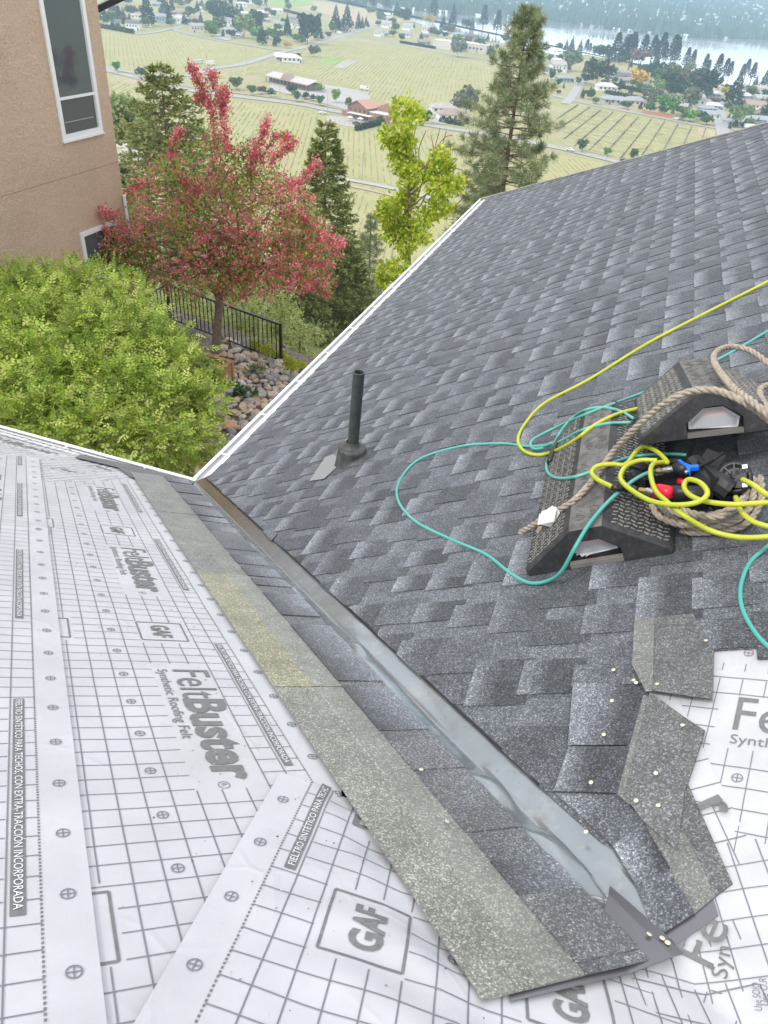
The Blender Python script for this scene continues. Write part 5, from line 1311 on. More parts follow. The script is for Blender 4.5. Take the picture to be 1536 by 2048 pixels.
def far_tree(kind, seed):
    rg = np.random.default_rng(seed); n_ = 520
    if kind == 'c':
        t = rg.random(n_) ** .8; r_ = .26 * (1 - t) ** .9 * (.55 + .45 * np.abs(np.sin(t * 40 + seed))) + .01; a = rg.uniform(0, 6.28, n_); q = np.sqrt(rg.uniform(.35, 1, n_))
        Cn = np.c_[r_ * q * np.cos(a), r_ * q * np.sin(a), .08 + t * .92]; sz = .035 * (1.2 - t)
    elif kind == 'p':   # tall thin, open
        t = rg.random(n_) ** .7; r_ = .15 * (1 - t) ** .6 * (.3 + .7 * np.abs(np.sin(t * 23 + seed * 2))) + .015; a = rg.uniform(0, 6.28, n_)
        Cn = np.c_[r_ * np.cos(a), r_ * np.sin(a), .2 + t * .8]; sz = np.full(n_, .022)
    else:
        nb = 9; bc = rg.normal(size=(nb, 3)) * [.17, .17, .14] + [0, 0, .6]; k = rg.integers(0, nb, n_); d = rg.normal(size=(n_, 3)); d /= np.linalg.norm(d, axis=1)[:, None]
        Cn = bc[k] + d * .2 * rg.uniform(.6, 1.1, n_)[:, None]; Cn[:, 2] = np.clip(Cn[:, 2], .1, 1.02); sz = np.full(n_, .045)
    V, Fq = quads(Cn, sz, rg); cc = np.repeat(rg.uniform(.6, 1.35, n_), 4)[:, None] * np.ones((1, 3))
    tv = [(.012 * math.cos(a), .012 * math.sin(a), z) for z in (0, .7) for a in (0, 1.57, 3.14, 4.71)]
    o_ = len(V); V = np.r_[V, tv]; Fq = np.r_[Fq, [[o_ + i, o_ + (i + 1) % 4, o_ + 4 + (i + 1) % 4, o_ + 4 + i] for i in range(4)]]; cc = np.r_[cc, np.full((8, 3), .8)]
    o = fast_mesh('tree', V, Fq, cc, M_TREE); me = o.data; bpy.data.objects.remove(o); return me
FT = {k: [far_tree(k, 10 * i + ord(k)) for i in range(3)] for k in 'cpr'}
TC = {'k': (.035, .055, .05), 'd': (.045, .085, .05), 'g': (.09, .16, .06), 'b': (.12, .26, .05), 'y': (.55, .45, .05), 'l': (.2, .3, .09), 'o': (.16, .19, .12), 'm': (.17, .12, .1)}
rt_ = random.Random(8)
KN = {'c': ('conifer', 'dark pointed conifer'), 'p': ('pine_tree', 'tall thin lakeside pine'), 'r': ('leafy_tree', 'round leafy tree')}
def put_tree(kind, x, y, hpx, col, label=None, group=None, wide=1.):
    c = G(x, y); dist = np.linalg.norm(c - CAM); h_ = hpx / F * dist * (.86 if kind == 'p' else 1.)
    name = KN[kind][0]; o = link(name, FT[kind][rt_.randrange(3)]); o.location = c; o.scale = (h_ * wide, h_ * wide, h_); o.rotation_euler = (0, 0, rt_.uniform(0, 6.28)); o.color = (*[q * rt_.uniform(.85, 1.15) for q in TC[col]], 1)
    if not label:
        cw = {'k': 'dark', 'd': 'deep green', 'g': 'mid green', 'b': 'bright green', 'y': 'yellow', 'l': 'pale green', 'o': 'grey green', 'm': 'purple brown'}[col]
        hw = 'tall' if hpx > 26 else ('short' if hpx < 13 else 'medium'); kw = {'c': 'pointed conifer', 'p': 'thin pine', 'r': 'round leafy tree'}[kind]
        label = f'{hw} {cw} {kw} {region(x, y)}'; group = group or label
    tag(o, label, 'tree', group)
put_tree('r', 1192, 172, 46, 'd', 'big round dark green tree beside the side road', wide=1.15); put_tree('r', 1275, 175, 30, 'y', 'broad yellow tree above the long dark hedges', wide=1.4)
put_tree('r', 1327, 231, 32, 'b', 'bright green round tree beside the field road', wide=1.3); put_tree('r', 1326, 192, 42, 'g', 'tall green tree behind the bright green one', wide=1.1)
put_tree('c', 1463, 212, 48, 'k', 'broad near black conifer right of the wide road', wide=1.5); put_tree('r', 1448, 191, 15, 'y', 'small yellow tree beside the near black conifer')
put_tree('r', 1466, 254, 38, 'l', 'pale green pointed tree at the foot of the wide road', wide=.8); put_tree('r', 574, 96, 11, 'y', 'bright yellow bush beside the crossroads', wide=1.6)
put_tree('r', 628, 114, 20, 'm', 'purple brown round tree behind the dark hedge', wide=1.1); put_tree('r', 915, 115, 30, 'o', 'grey green bushy tree before the flat building', wide=1.)
for x, y, h_, k, c, w_ in [(1401, 196, 44, 'r', 'd', 1.3), (1392, 190, 34, 'r', 'g', 1.2), (1375, 226, 40, 'r', 'o', .8), (1305, 215, 34, 'r', 'o', 1.), (1310, 205, 36, 'r', 'l', .7), (1290, 196, 24, 'r', 'o', 1), (1346, 198, 40, 'r', 'k', 1.), (1352, 180, 40, 'r', 'o', 1.), (1310, 165, 30, 'r', 'd', 1.2), (1337, 155, 26, 'r', 'o', 1), (1376, 147, 18, 'r', 'l', 1.3), (1430, 140, 0, 'r', 'd', 1),
    (1368, 140, 36, 'p', 'k', 1.4), (1380, 142, 34, 'p', 'k', 1.4), (1405, 150, 34, 'p', 'k', 1.4), (1412, 152, 26, 'p', 'k', 1.4), (1430, 158, 40, 'p', 'k', 1.5), (1445, 162, 36, 'p', 'k', 1.5), (1455, 160, 30, 'p', 'k', 1.4), (1488, 158, 32, 'p', 'k', 1.4), (1500, 165, 32, 'p', 'k', 1.5), (1526, 178, 34, 'c', 'k', 1.), (1480, 160, 26, 'p', 'k', 1.5), (1508, 176, 18, 'c', 'd', 1.2),
    (1228, 122, 46, 'p', 'k', 1.6), (1222, 124, 30, 'c', 'k', 1.3), (1250, 124, 44, 'p', 'k', 1.6), (1258, 126, 50, 'p', 'k', 1.5), (1244, 122, 38, 'c', 'k', 1.4), (1282, 124, 44, 'p', 'k', 1.6), (1276, 130, 26, 'r', 'm', 1.5), (1264, 120, 34, 'p', 'k', 1.5), (1300, 126, 44, 'p', 'k', 1.5), (1306, 128, 38, 'p', 'k', 1.4), (1316, 130, 52, 'p', 'k', 1.4), (1324, 130, 36, 'p', 'k', 1.4), (1338, 134, 52, 'p', 'k', 1.4), (1345, 134, 48, 'p', 'k', 1.4), (1310, 136, 24, 'c', 'k', 1.2),
    (1205, 120, 25, 'r', 'd', 1.3), (1190, 113, 16, 'r', 'g', 1.2), (1171, 108, 24, 'p', 'k', 1.6), (1159, 104, 18, 'c', 'k', 1.2), (1141, 106, 24, 'c', 'k', 1.1), (1131, 102, 17, 'c', 'k', 1.2), (1118, 100, 12, 'r', 'k', 1.2), (1178, 108, 18, 'p', 'k', 1.6), (1140, 142, 36, 'r', 'o', 1.), (1168, 147, 14, 'c', 'k', 1.4), (1190, 208, 12, 'r', 'b', 1.6), (1250, 218, 14, 'r', 'g', 1.5), (1298, 226, 20, 'r', 'g', 1.4), (1380, 243, 20, 'r', 'b', 1.6), (1400, 240, 16, 'r', 'k', 1.4), (1412, 250, 14, 'r', 'g', 2.), (1260, 190, 16, 'c', 'k', 1.2), (1523, 212, 16, 'r', 'g', 1.4), (1495, 190, 16, 'r', 'l', 1.4), (1536, 240, 44, 'c', 'k', 1.6), (1155, 170, 12, 'r', 'm', 1.3),
    (297, 52, 50, 'c', 'k', 1.1), (338, 46, 30, 'c', 'k', 1.), (330, 26, 26, 'c', 'k', 1.2), (344, 26, 24, 'c', 'k', 1.2), (431, 46, 36, 'r', 'd', 1.1), (453, 40, 30, 'c', 'k', 1.3), (463, 52, 40, 'c', 'k', 1.2), (475, 54, 32, 'c', 'k', 1.3), (438, 63, 24, 'r', 'g', 1.2), (422, 73, 26, 'r', 'b', 1.2), (394, 58, 15, 'r', 'm', 1.3), (489, 76, 40, 'r', 'l', 1.), (512, 62, 30, 'r', 'k', 1.2), (524, 90, 34, 'c', 'k', 1.1), (513, 80, 20, 'r', 'b', 1.1), (543, 80, 20, 'r', 'b', 1.), (575, 74, 28, 'c', 'k', 1.1), (221, 54, 22, 'r', 'g', 1.2), (228, 44, 16, 'r', 'l', 1.5), (254, 10, 14, 'r', 'g', 1.6), (240, 46, 24, 'c', 'k', 1.4), (208, 44, 26, 'c', 'k', 1.4), (355, 14, 20, 'r', 'l', 1.4), (369, 50, 18, 'c', 'k', 1.2), (590, 84, 14, 'r', 'b', 1.4),
    (615, 88, 44, 'r', 'k', 1.), (606, 80, 36, 'c', 'k', 1.2), (636, 80, 32, 'c', 'k', 1.3), (671, 64, 38, 'c', 'k', 1.2), (693, 64, 40, 'c', 'k', 1.3), (716, 60, 26, 'c', 'k', 1.), (724, 58, 18, 'c', 'k', 1.), (575, 70, 30, 'c', 'k', 1.), (744, 20, 28, 'p', 'k', 1.6), (772, 22, 30, 'p', 'k', 1.5), (792, 34, 22, 'c', 'k', 1.2), (742, 30, 14, 'r', 'o', 1.4), (806, 46, 24, 'r', 'k', 1.2), (865, 42, 42, 'p', 'k', 1.4), (858, 48, 14, 'r', 'y', 1.8), (904, 56, 34, 'c', 'k', 1.), (885, 64, 26, 'c', 'k', 1.1), (965, 60, 40, 'p', 'k', 1.5), (992, 70, 40, 'p', 'k', 1.5), (705, 16, 12, 'r', 'k', 1.2), (628, 26, 12, 'r', 'l', 1.), (876, 74, 12, 'r', 'd', 1.4), (943, 60, 18, 'c', 'k', 1.2), (932, 60, 16, 'r', 'k', 1.2), (975, 84, 14, 'c', 'k', 1.2), (918, 80, 10, 'r', 'b', 1.3), (1010, 86, 14, 'r', 'd', 1.3),
    (235, 146, 17, 'r', 'b', .9), (283, 156, 18, 'r', 'd', 1.1), (474, 180, 20, 'r', 'g', 1.4), (504, 190, 18, 'r', 'g', 1.), (524, 188, 14, 'r', 'm', 1.6), (543, 194, 16, 'r', 'g', 1.2), (583, 190, 16, 'r', 'd', 1.3), (592, 204, 18, 'r', 'g', 1.1), (611, 198, 12, 'r', 'k', 1.8), (626, 202, 12, 'r', 'd', 1.2), (641, 212, 17, 'r', 'g', 1.1), (640, 184, 16, 'r', 'l', 1.1), (672, 206, 22, 'r', 'l', 1.), (696, 214, 18, 'r', 'g', .9), (776, 240, 26, 'r', 'd', 1.1), (784, 246, 18, 'r', 'd', 1.2), (850, 248, 26, 'r', 'd', .9), (930, 240, 62, 'r', 'o', .8), (915, 226, 30, 'r', 'o', 1.), (1163, 305, 22, 'r', 'g', 1.1), (1213, 312, 16, 'r', 'b', 1.), (1265, 322, 20, 'r', 'g', 1.), (760, 246, 16, 'r', 'g', 1.4)]:
    if h_ > 0: put_tree(k, x, y, h_, c, wide=w_)
for P, nh, nt_ in TOWNS:
    k = 0
    nt_ = int(nt_ * 1.0)
    while k < nt_:
        x, y = rh.uniform(min(p[0] for p in P), max(p[0] for p in P)), rh.uniform(min(p[1] for p in P), max(p[1] for p in P))
        if inpoly(x, y, P):
            kd = rh.choice('crrrc'); put_tree(kd, x, y, rh.uniform(8, 17), rh.choice('kkd') if kd == 'c' else rh.choice('dgglodm'), wide=rh.uniform(1., 1.5)); k += 1
# clipped hedges
for i, (a, b, h_, lb) in enumerate([((567, 118), (601, 120), 5, 'tall dark clipped hedge beside the crossroads'), ((1225, 172), (1282, 186), 3, 'upper dark hedge right of the white roofed house'), ((1210, 187), (1290, 203), 3, 'lower dark hedge behind the long grey house'), ((712, 262), (766, 248), 3, 'dark hedge below the barn'), ((880, 244), (925, 252), 3, 'dark hedge in front of the pink roofed house'), ((202, 56), (268, 68), 4, 'long hedge along the top of the upper left field'), ((800, 86), (870, 98), 2.5, 'low hedge by the flat building'), ((565, 22), (640, 42), 3.5, 'dark hedge row below the green meadow')]):
    a = G(*a); b = G(*b); L_ = np.linalg.norm(b - a); rg = np.random.default_rng(i); n_ = int(L_ * 28); t = rg.random(n_)
    Cn = a + (b - a) * t[:, None] + np.c_[rg.uniform(-1.3, 1.3, n_), rg.uniform(-1.3, 1.3, n_), rg.uniform(0, h_, n_)]
    V, Fq = quads(Cn, .45, rg); cc = np.repeat(rg.uniform(.6, 1.3, n_), 4)[:, None] * np.array([[.035, .065, .03]]); tag(fast_mesh('hedge', V, Fq, cc, M_FARLEAF), lb, 'hedge')
# haze
mb = MB(); mb.box((0, 3500, (ZP - 2 + 150) / 2), (12000, 8400, 150 - (ZP - 2))); M_HAZE = bpy.data.materials.new('haze'); M_HAZE.use_nodes = True
hn = M_HAZE.node_tree; hn.nodes.clear(); ho = hn.nodes.new('ShaderNodeOutputMaterial'); hv = hn.nodes.new('ShaderNodeVolumePrincipled'); hv.inputs['Color'].default_value = (.58, .80, 1, 1); hv.inputs['Density'].default_value = .00026; hv.inputs['Anisotropy'].default_value = .2
hn.links.new(hv.outputs[0], ho.inputs['Volume']); tag(mb.build('haze', M_HAZE), kind='stuff')
# ================================================================== hillside and garden
ZG = -4.2
def yedge(x): return 10.3 - .22 * (x + 4)
def zhill(x, y):
    d = y - yedge(x)
    if d <= 0: return ZG
    z = ZG - .404 * d - .3 * min(1, d) + .35 * nz3(x * .15, y * .15) * min(1, d / 3)
    return max(z, ZP - .3)
M_SLOPE = mat('hillside_soil', (.16, .17, .07), .95, spec=.1); n = N(M_SLOPE)
n.col(n.ramp(n.noise(.8, 6, .7), [(.3, (.12, .17, .05)), (.5, (.26, .27, .12)), (.7, (.36, .32, .2))]))
xs = list(np.linspace(-130, 90, 111)); ys = list(np.linspace(8.5, 20, 24)) + list(np.linspace(21, 215, 80))
V = [(x, y, zhill(x, y)) for x in xs for y in ys]; ny = len(ys)
Fq = [(i * ny + j, (i + 1) * ny + j, (i + 1) * ny + j + 1, i * ny + j + 1) for i in range(len(xs) - 1) for j in range(ny - 1)]
fast_mesh('hillside', V, Fq, (.2, .2, .1), M_SLOPE, smooth=True)['kind'] = 'structure'
M_GARD = mat('garden_gravel', (.3, .27, .23), .95); n = N(M_GARD)
n.col(n.mix(n.ramp(n.noise(2.5, 5, .7), [(.3, (.17, .13, .10)), (.6, (.34, .30, .25))]), n.ramp(n.vor(28, out='Distance'), [(0, g3(1.5)), (.6, g3(.5))]), 1., 'MULTIPLY')); n.bump(n.vor(28), .8, .03)
mb = MB(); mb.add([(-14, -1, ZG + .01), (1, -1, ZG + .01), (1, 9.25, ZG + .01), (-14, 12.4, ZG + .01)], [(0, 1, 2, 3)]); mb.build('garden_ground', M_GARD)['kind'] = 'structure'

# neighbouring stucco house
XW = -6.8
def W(x, y): return at_x(x, y, XW)
cor = (W(235, 300)[1] + W(197, 20)[1] + W(250, 430)[1]) / 3
zj = W(238, 323)[2]
nh = empty('neighbour_house', (XW, cor, ZG), 'tan stucco house with white framed windows beside the lime bush', 'house')
og = nh.location
def nbox(name, a, b, mt, parent=nh):
    mb = MB(); a = np.array(a, float); b = np.array(b, float); mb.box(tuple((a + b) / 2), tuple(np.abs(b - a))); o = mb.build(name, mt, parent, org=og if True else None); return o
for nm, z0, z1 in (('wall', ZG, zj - .004), ('wall', zj + .004, 6.3)): nbox(nm, (-14, 1.6, z0), (XW, cor, z1), M_STUCCO)
nbox('wall_joint', (-13.98, 1.62, zj - .02), (XW - .018, cor - .018, zj + .02), mat('joint_stucco', (.5, .36, .27), .95))
def window(y0, y1, z0, z1, label, split=None):
    fw = .08
    r = nbox('window_frame', (XW + .001, y0, z0), (XW + .03, y0 + fw, z1), M_VINYL)
    for (a, b, c, d) in ((y1 - fw, y1, z0, z1), (y0 + fw, y1 - fw, z1 - fw, z1), (y0 + fw, y1 - fw, z0, z0 + fw)): nbox('frame_bar', (XW + .001, a, c), (XW + .0301, b, d), M_VINYL, nh)
    nbox('sill', (XW + .001, y0 - .01, z0 - .035), (XW + .045, y1 + .01, z0 - .001), M_VINYL, nh)
    zz = [z0 + fw] + ([split] if split else []) + [z1 - fw]
    for i in range(len(zz) - 1):
        a, b = zz[i] + (.02 if i else 0), zz[i + 1] - (.02 if i < len(zz) - 2 else 0)
        nbox('pane', (XW + .001, y0 + fw, a), (XW + .012, y1 - fw, b), M_GLASS if (i or not split) else mat('insect_screen', (.10, .105, .105), .55), nh)
        nbox('sash', (XW + .012, y1 - fw - .035, a), (XW + .020, y1 - fw, b), mat('sash_shadow_vinyl', (.5, .52, .53), .5), nh)
        if i: nbox('meeting_rail', (XW + .001, y0 + fw, zz[i] - .02), (XW + .026, y1 - fw, zz[i] + .02), M_VINYL, nh)
    if split: nbox('blind_rail', (XW + .0125, y0 + fw + .04, zz[0] + .16), (XW + .015, y1 - fw - .1, zz[0] + .175), M_BLIND, nh)
a, b, c = W(101, 140), W(203, 262), W(125, 282); window(c[1] - .005, b[1] + .01, (b[2] + c[2]) / 2, 5.0, '', split=W(118, 198)[2])
a, b, c = W(157, 467), W(175, 563), W(243, 531); window(b[1], c[1] + .02, (b[2] + c[2]) / 2, a[2], '')
mb = MB(); mb.tube([(XW + .06, cor - .05, ZG), (XW + .06, cor - .05, -1.0)], .03, 8); mb.build('downpipe', M_VINYL, nh, org=og)
mb = MB(); mb.bar(at_y(186, 22, cor + .05), at_y(262, -14, cor + .5), .12, .09); mb.build('roof_edge', M_BLACKM, nh, org=og)

# black garden fence
A_ = at_z(333, 568, -3.28); B_ = at_z(561, 649, -3.28); A_[2] = B_[2] = ZG; C_ = at_z(285, 594, -3.28); C_[2] = ZG
fe = empty('garden_fence', B_, 'black metal railing with thin balusters above the rock bed', 'fence')
def fpart(name, fn): mb = MB(); fn(mb); return mb.build(name, M_BLACKM, fe, org=B_)
up = np.array([0, 0, 1.])
balm = None
for P in (A_, B_, C_): fpart('post', lambda mb: mb.bar(P - up * .1, P + up * .95, .055))
for (P, Q) in ((A_, B_), (C_, A_)):
    fpart('top_rail', lambda mb: mb.bar(P + up * .92, Q + up * .92, .045, .035)); fpart('bottom_rail', lambda mb: mb.bar(P + up * .12, Q + up * .12, .03, .03))
    Lf = np.linalg.norm(Q - P); nb = int(Lf / .118)
    for k in range(1, nb):
        q = P + (Q - P) * k / nb - B_
        if balm is None: mb = MB(); mb.bar((0, 0, .12), (0, 0, .92), .016); balm = mb.build('baluster', M_BLACKM, fe); o = balm
        else: o = link('baluster', balm.data, fe)
        o.location = q
# rocks in the bed
M_RK = mat('river_rock', rough=.85); n = N(M_RK); oi = n.n('ShaderNodeObjectInfo')
n.col(n.mix(oi.outputs['Color'], n.ramp(n.noise(4, 6, .7), [(.3, g3(.65)), (.55, g3(1)), (.75, g3(1.35))]), 1., 'MULTIPLY')); n.bump(n.noise(9, 5), .5, .05)
rocks = []
for i in range(9):
    bm = bmesh.new(); bmesh.ops.create_icosphere(bm, subdivisions=2, radius=.5); r = random.Random(i)
    sc = (r.uniform(.8, 1.25), r.uniform(.65, 1.), r.uniform(.5, .75))
    pl = [(Vector((r.gauss(0, 1), r.gauss(0, 1), r.gauss(0, 1))).normalized(), r.uniform(.3, .42)) for _ in range(9)]
    for v in bm.verts:
        for nn_2, dd_ in pl:
            e = v.co.dot(nn_2) - dd_
            if e > 0: v.co -= nn_2 * e * .9
        v.co = Vector((v.co.x * sc[0], v.co.y * sc[1], v.co.z * sc[2])) * (1 + .1 * nz3(v.co.x * 3 + i, v.co.y * 3, v.co.z * 3))
    me = bpy.data.meshes.new('rock'); bm.to_mesh(me); bm.free(); me.materials.append(M_RK); rocks.append(me)
RP = [(405, 700), (450, 684), (500, 706), (560, 732), (612, 752), (590, 800), (520, 870), (450, 925), (390, 975), (375, 950), (430, 880), (430, 800), (440, 770)]
RPg = [tuple(at_z(*q, ZG)[:2]) for q in RP]
rk = random.Random(12); pts = []; RCOL = [(.58, .51, .43), (.50, .46, .42), (.62, .50, .37), (.36, .36, .37), (.62, .57, .51), (.54, .41, .29), (.52, .45, .39)]
tries = 0
while len(pts) < 285 and tries < 20000:
    tries += 1
    x, y = rk.uniform(-5.5, -1.2), rk.uniform(3, 10.2); r_ = rk.choice([.07, .09, .11, .13, .16]) * rk.uniform(.8, 1.15)
    if y < 5.2 and rk.random() < .6: r_ *= .8
    if not inpoly(x, y, RPg): continue
    if any((x - a) ** 2 + (y - b) ** 2 < (.74 * (r_ + c)) ** 2 for a, b, c in pts): continue
    pts.append((x, y, r_))
for i, (x, y, r_) in enumerate(pts):
    o = link('rock', rocks[i % 9]); o.location = (x, y, ZG + r_ * .35 + .02); s_ = r_ * 2.1; o.scale = (s_, s_, s_); o.rotation_euler = (rk.uniform(-.3, .3), rk.uniform(-.3, .3), rk.uniform(0, 6.3))
    c = rk.choice(RCOL); o.color = (*c, 1)
    lb = ('small' if r_ < .1 else 'large' if r_ > .135 else 'middling') + ' ' + {0: 'sand coloured', 1: 'grey brown', 2: 'tan', 3: 'dark grey', 4: 'pale', 5: 'orange brown', 6: 'beige'}[RCOL.index(c)] + ' rounded stone ' + ('near the railing' if y > 8.4 else 'in the middle of the rock bed' if y > 6.6 else 'in the near end of the rock bed'); tag(o, lb, 'rock', lb)
for (x, y, s_, c, lb) in ((456, 850, .30, (.55, .36, .22), 'large orange brown stone at the near edge of the rock bed'), (470, 826, .2, (.5, .38, .26), 'tan stone just behind the large orange one'), (588, 758, .34, (.33, .34, .36), 'grey boulder beside the white gutter'), (430, 880, .42, (.36, .33, .31), 'rough grey boulder under the lime bush'), (548, 752, .26, (.34, .34, .35), 'flat grey stone left of the boulder')):
    o = link('rock', rocks[int(x) % 9]); o.location = at_z(x, y, ZG + s_ * .2); o.scale = (s_ * 1.3, s_ * 1.1, s_); o.color = (*c, 1); tag(o, lb, 'rock')
# timber planter
M_WOOD = mat('planter_wood', (.38, .22, .10), .8); n = N(M_WOOD)
n.col(n.ramp(n.noise(5, 5, .7, dist=2), [(.3, (.28, .15, .07)), (.7, (.50, .31, .15))]))
zt = -3.72; a, b, c = at_z(404, 708, zt), at_z(463, 724, zt), at_z(432, 742, zt)
pl = empty('timber_planter', (b[0], b[1], ZG), 'low timber planter box with a corner post under the blossom tree', 'planter')
def ppart(name, fn, mt=M_WOOD): mb = MB(); fn(mb); return mb.build(name, mt, pl, org=pl.location)
for k in range(3):
    z = -.08 - k * .16
    ppart('board', lambda mb: mb.bar(a + up * z, b + up * z, .035, .15)); ppart('board', lambda mb: mb.bar(b + up * z, c + up * z, .035, .15))
ppart('post', lambda mb: mb.bar((b[0], b[1], ZG), b + up * .02, .07)); ppart('cap', lambda mb: mb.bar(a + up * .015, b + up * .015, .09, .025)); ppart('cap', lambda mb: mb.bar(b + up * .0155, c + up * .0155, .09, .025))
ppart('soil', lambda mb: mb.add([a - up * .1, b - up * .1, c - up * .1, a + c - b - up * .1], [(0, 1, 2, 3)]), M_DARK)

# ---- near vegetation
def clump(px, py, Y, rpx, jit=.5, rg=None, flatz=.85):
    P = at_y(px, py, Y); r = rpx / F * np.linalg.norm(P - CAM); return P, np.array([r, r * .9, r * flatz])
def in_clumps(cl, n_, rg, lo=.45):
    wv = np.array([c[1].prod() ** (2 / 3) for c in cl]); k = rg.choice(len(cl), n_, p=wv / wv.sum()); d = rg.normal(size=(n_, 3)); d /= np.linalg.norm(d, axis=1)[:, None]
    r = (lo ** 3 + (1 - lo ** 3) * rg.random(n_)) ** (1 / 3); Cc = np.array([c[0] for c in cl])[k]; Rr = np.array([c[1] for c in cl])[k]
    lump = 1 + .30 * np.sin(d[:, 0] * 5 + k) * np.sin(d[:, 1] * 6 + k * 2) + .12 * np.sin(d[:, 2] * 9 + k)
    return Cc + d * Rr * (r * lump)[:, None], d, r, k
def leaves(pos, dirn, ln, wd, rg):
    """rhombic leaves: tip direction dirn, random roll"""
    n_ = len(pos); d = dirn / np.linalg.norm(dirn, axis=1)[:, None]; b = rg.normal(size=(n_, 3)); b -= d * (d * b).sum(1)[:, None]; b /= np.linalg.norm(b, axis=1)[:, None]
    ln = np.broadcast_to(ln, n_)[:, None]; wd = np.broadcast_to(wd, n_)[:, None]
    return np.stack([pos, pos + d * ln * .5 - b * wd, pos + d * ln, pos + d * ln * .5 + b * wd], 1).reshape(-1, 3), np.arange(n_ * 4).reshape(-1, 4)
def colmix(cols, n_, rg, k=None, kn=1):
    cols = np.array(cols); i = rg.integers(0, len(cols), n_); c = cols[i] * rg.uniform(.8, 1.2, n_)[:, None]
    return c
def limb(mb, a, b, r0, r1, rg, wob=.12, n_=6):
    a = np.array(a); b = np.array(b); L_ = np.linalg.norm(b - a); pts = [a + (b - a) * t + (rg.normal(size=3) * wob * L_ * .35 * math.sin(math.pi * t)) for t in np.linspace(0, 1, n_)]
    mb.tube(pts, list(np.linspace(r0, r1, n_)), 7); return pts
def P4(c): return np.repeat(c, 4, axis=0)
# lime shrub
rg = np.random.default_rng(31)
BC = [(20, 835, 1.9, 95), (110, 850, 1.9, 85), (200, 868, 1.8, 80), (285, 888, 1.8, 72), (345, 905, 1.9, 55), (395, 880, 2.3, 48), (-40, 780, 2.4, 110), (60, 760, 2.6, 110), (170, 775, 2.6, 110), (275, 800, 2.6, 100), (350, 820, 2.7, 80), (405, 800, 3.0, 48), (10, 680, 3.4, 110), (110, 680, 3.4, 105), (220, 700, 3.4, 105), (320, 735, 3.4, 85), (388, 745, 3.6, 52), (-30, 610, 4.2, 75), (60, 612, 4.3, 72), (150, 608, 4.3, 70), (235, 622, 4.2, 66), (300, 660, 4.0, 60), (350, 690, 4., 42), (30, 575, 4.8, 42), (110, 572, 4.8, 40), (190, 568, 4.8, 42), (265, 585, 4.8, 36), (215, 545, 4.9, 26), (0, 552, 4.9, 34), (70, 556, 4.9, 36), (145, 550, 4.9, 34), (-40, 560, 4.8, 40)]
cl = [clump(*c) for c in BC]
sh = empty('lime_shrub', (-3.2, 3.4, ZG), 'big lime green leafy shrub filling the corner behind the gutters', 'shrub')
so = np.array(sh.location)
n_ = 15000; P, d, r, k = in_clumps(cl, n_, rg, .55)
keep = (P[:, 1] > .35) & (P[:, 2] > ZG); P, d, r = P[keep], d[keep], r[keep]; n_ = len(P)
dn = d * .9 + rg.normal(size=(n_, 3)) * .45 + [0, 0, -.15]; dn /= np.linalg.norm(dn, axis=1)[:, None]
sdv = np.cross(dn, rg.normal(size=(n_, 3)) * .3 + [0, 0, 1]); sdv /= np.linalg.norm(sdv, axis=1)[:, None]
Vs = []; Cs = []
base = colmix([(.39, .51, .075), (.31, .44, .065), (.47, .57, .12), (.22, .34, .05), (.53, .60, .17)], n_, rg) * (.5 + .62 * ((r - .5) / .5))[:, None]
for (t, sgn, ln) in ((.0, 1, .052), (.0, -1, .052), (.4, 1, .056), (.4, -1, .056), (.75, 1, .048), (.75, -1, .048), (1.0, 0, .055)):
    L0 = .088; pos = P + dn * (t * L0)[None] if False else P + dn * (t * L0)
    dd2 = dn * (.55 if sgn else 1) + sdv * (.9 * sgn) + rg.normal(size=(n_, 3)) * .1 + [0, 0, -.25]
    dd2 /= np.linalg.norm(dd2, axis=1)[:, None]; nrm = np.cross(dn, sdv) + rg.normal(size=(n_, 3)) * .2; b = np.cross(nrm, dd2); b /= np.linalg.norm(b, axis=1)[:, None]
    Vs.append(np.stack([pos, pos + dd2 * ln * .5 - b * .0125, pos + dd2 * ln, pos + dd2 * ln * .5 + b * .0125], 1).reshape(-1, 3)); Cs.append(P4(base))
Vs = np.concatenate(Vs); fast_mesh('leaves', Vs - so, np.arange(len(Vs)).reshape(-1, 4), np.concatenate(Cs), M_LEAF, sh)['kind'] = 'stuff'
mb = MB()
for c in cl[::2]: limb(mb, (-3.2 + rg.normal() * .2, 3.4 + rg.normal() * .2, ZG), c[0], .035, .008, rg)
mb.build('stems', M_BARK, sh, org=so, smooth=True)['kind'] = 'stuff'
# blossom tree
rg = np.random.default_rng(5)
tb = at_z(432, 712, ZG); bt = empty('blossom_tree', tb, 'green tree covered in crimson pink blossom by the black railing', 'tree'); so = tb
Yt = tb[1]
HC = [(430, 430, 0, 90), (345, 405, .3, 70), (520, 430, -.3, 80), (600, 470, .2, 58), (320, 490, -.4, 76), (430, 510, -.6, 80), (530, 530, -.2, 70), (250, 478, -.9, 58), (645, 500, 0, 42), (215, 510, -1.2, 44), (205, 480, -1.3, 34), (240, 540, -1.2, 30), (185, 500, -1.3, 22), (225, 455, -1.2, 26), (265, 425, -.6, 40), (390, 330, .3, 52), (345, 345, .6, 42), (460, 335, 0, 54), (540, 370, .4, 46), (590, 400, 0, 38), (590, 545, -.5, 48), (470, 570, -.5, 40), (380, 560, -.3, 46), (300, 540, -.6, 44), (640, 560, 0, 28), (420, 285, .2, 24), (500, 300, .2, 22)]
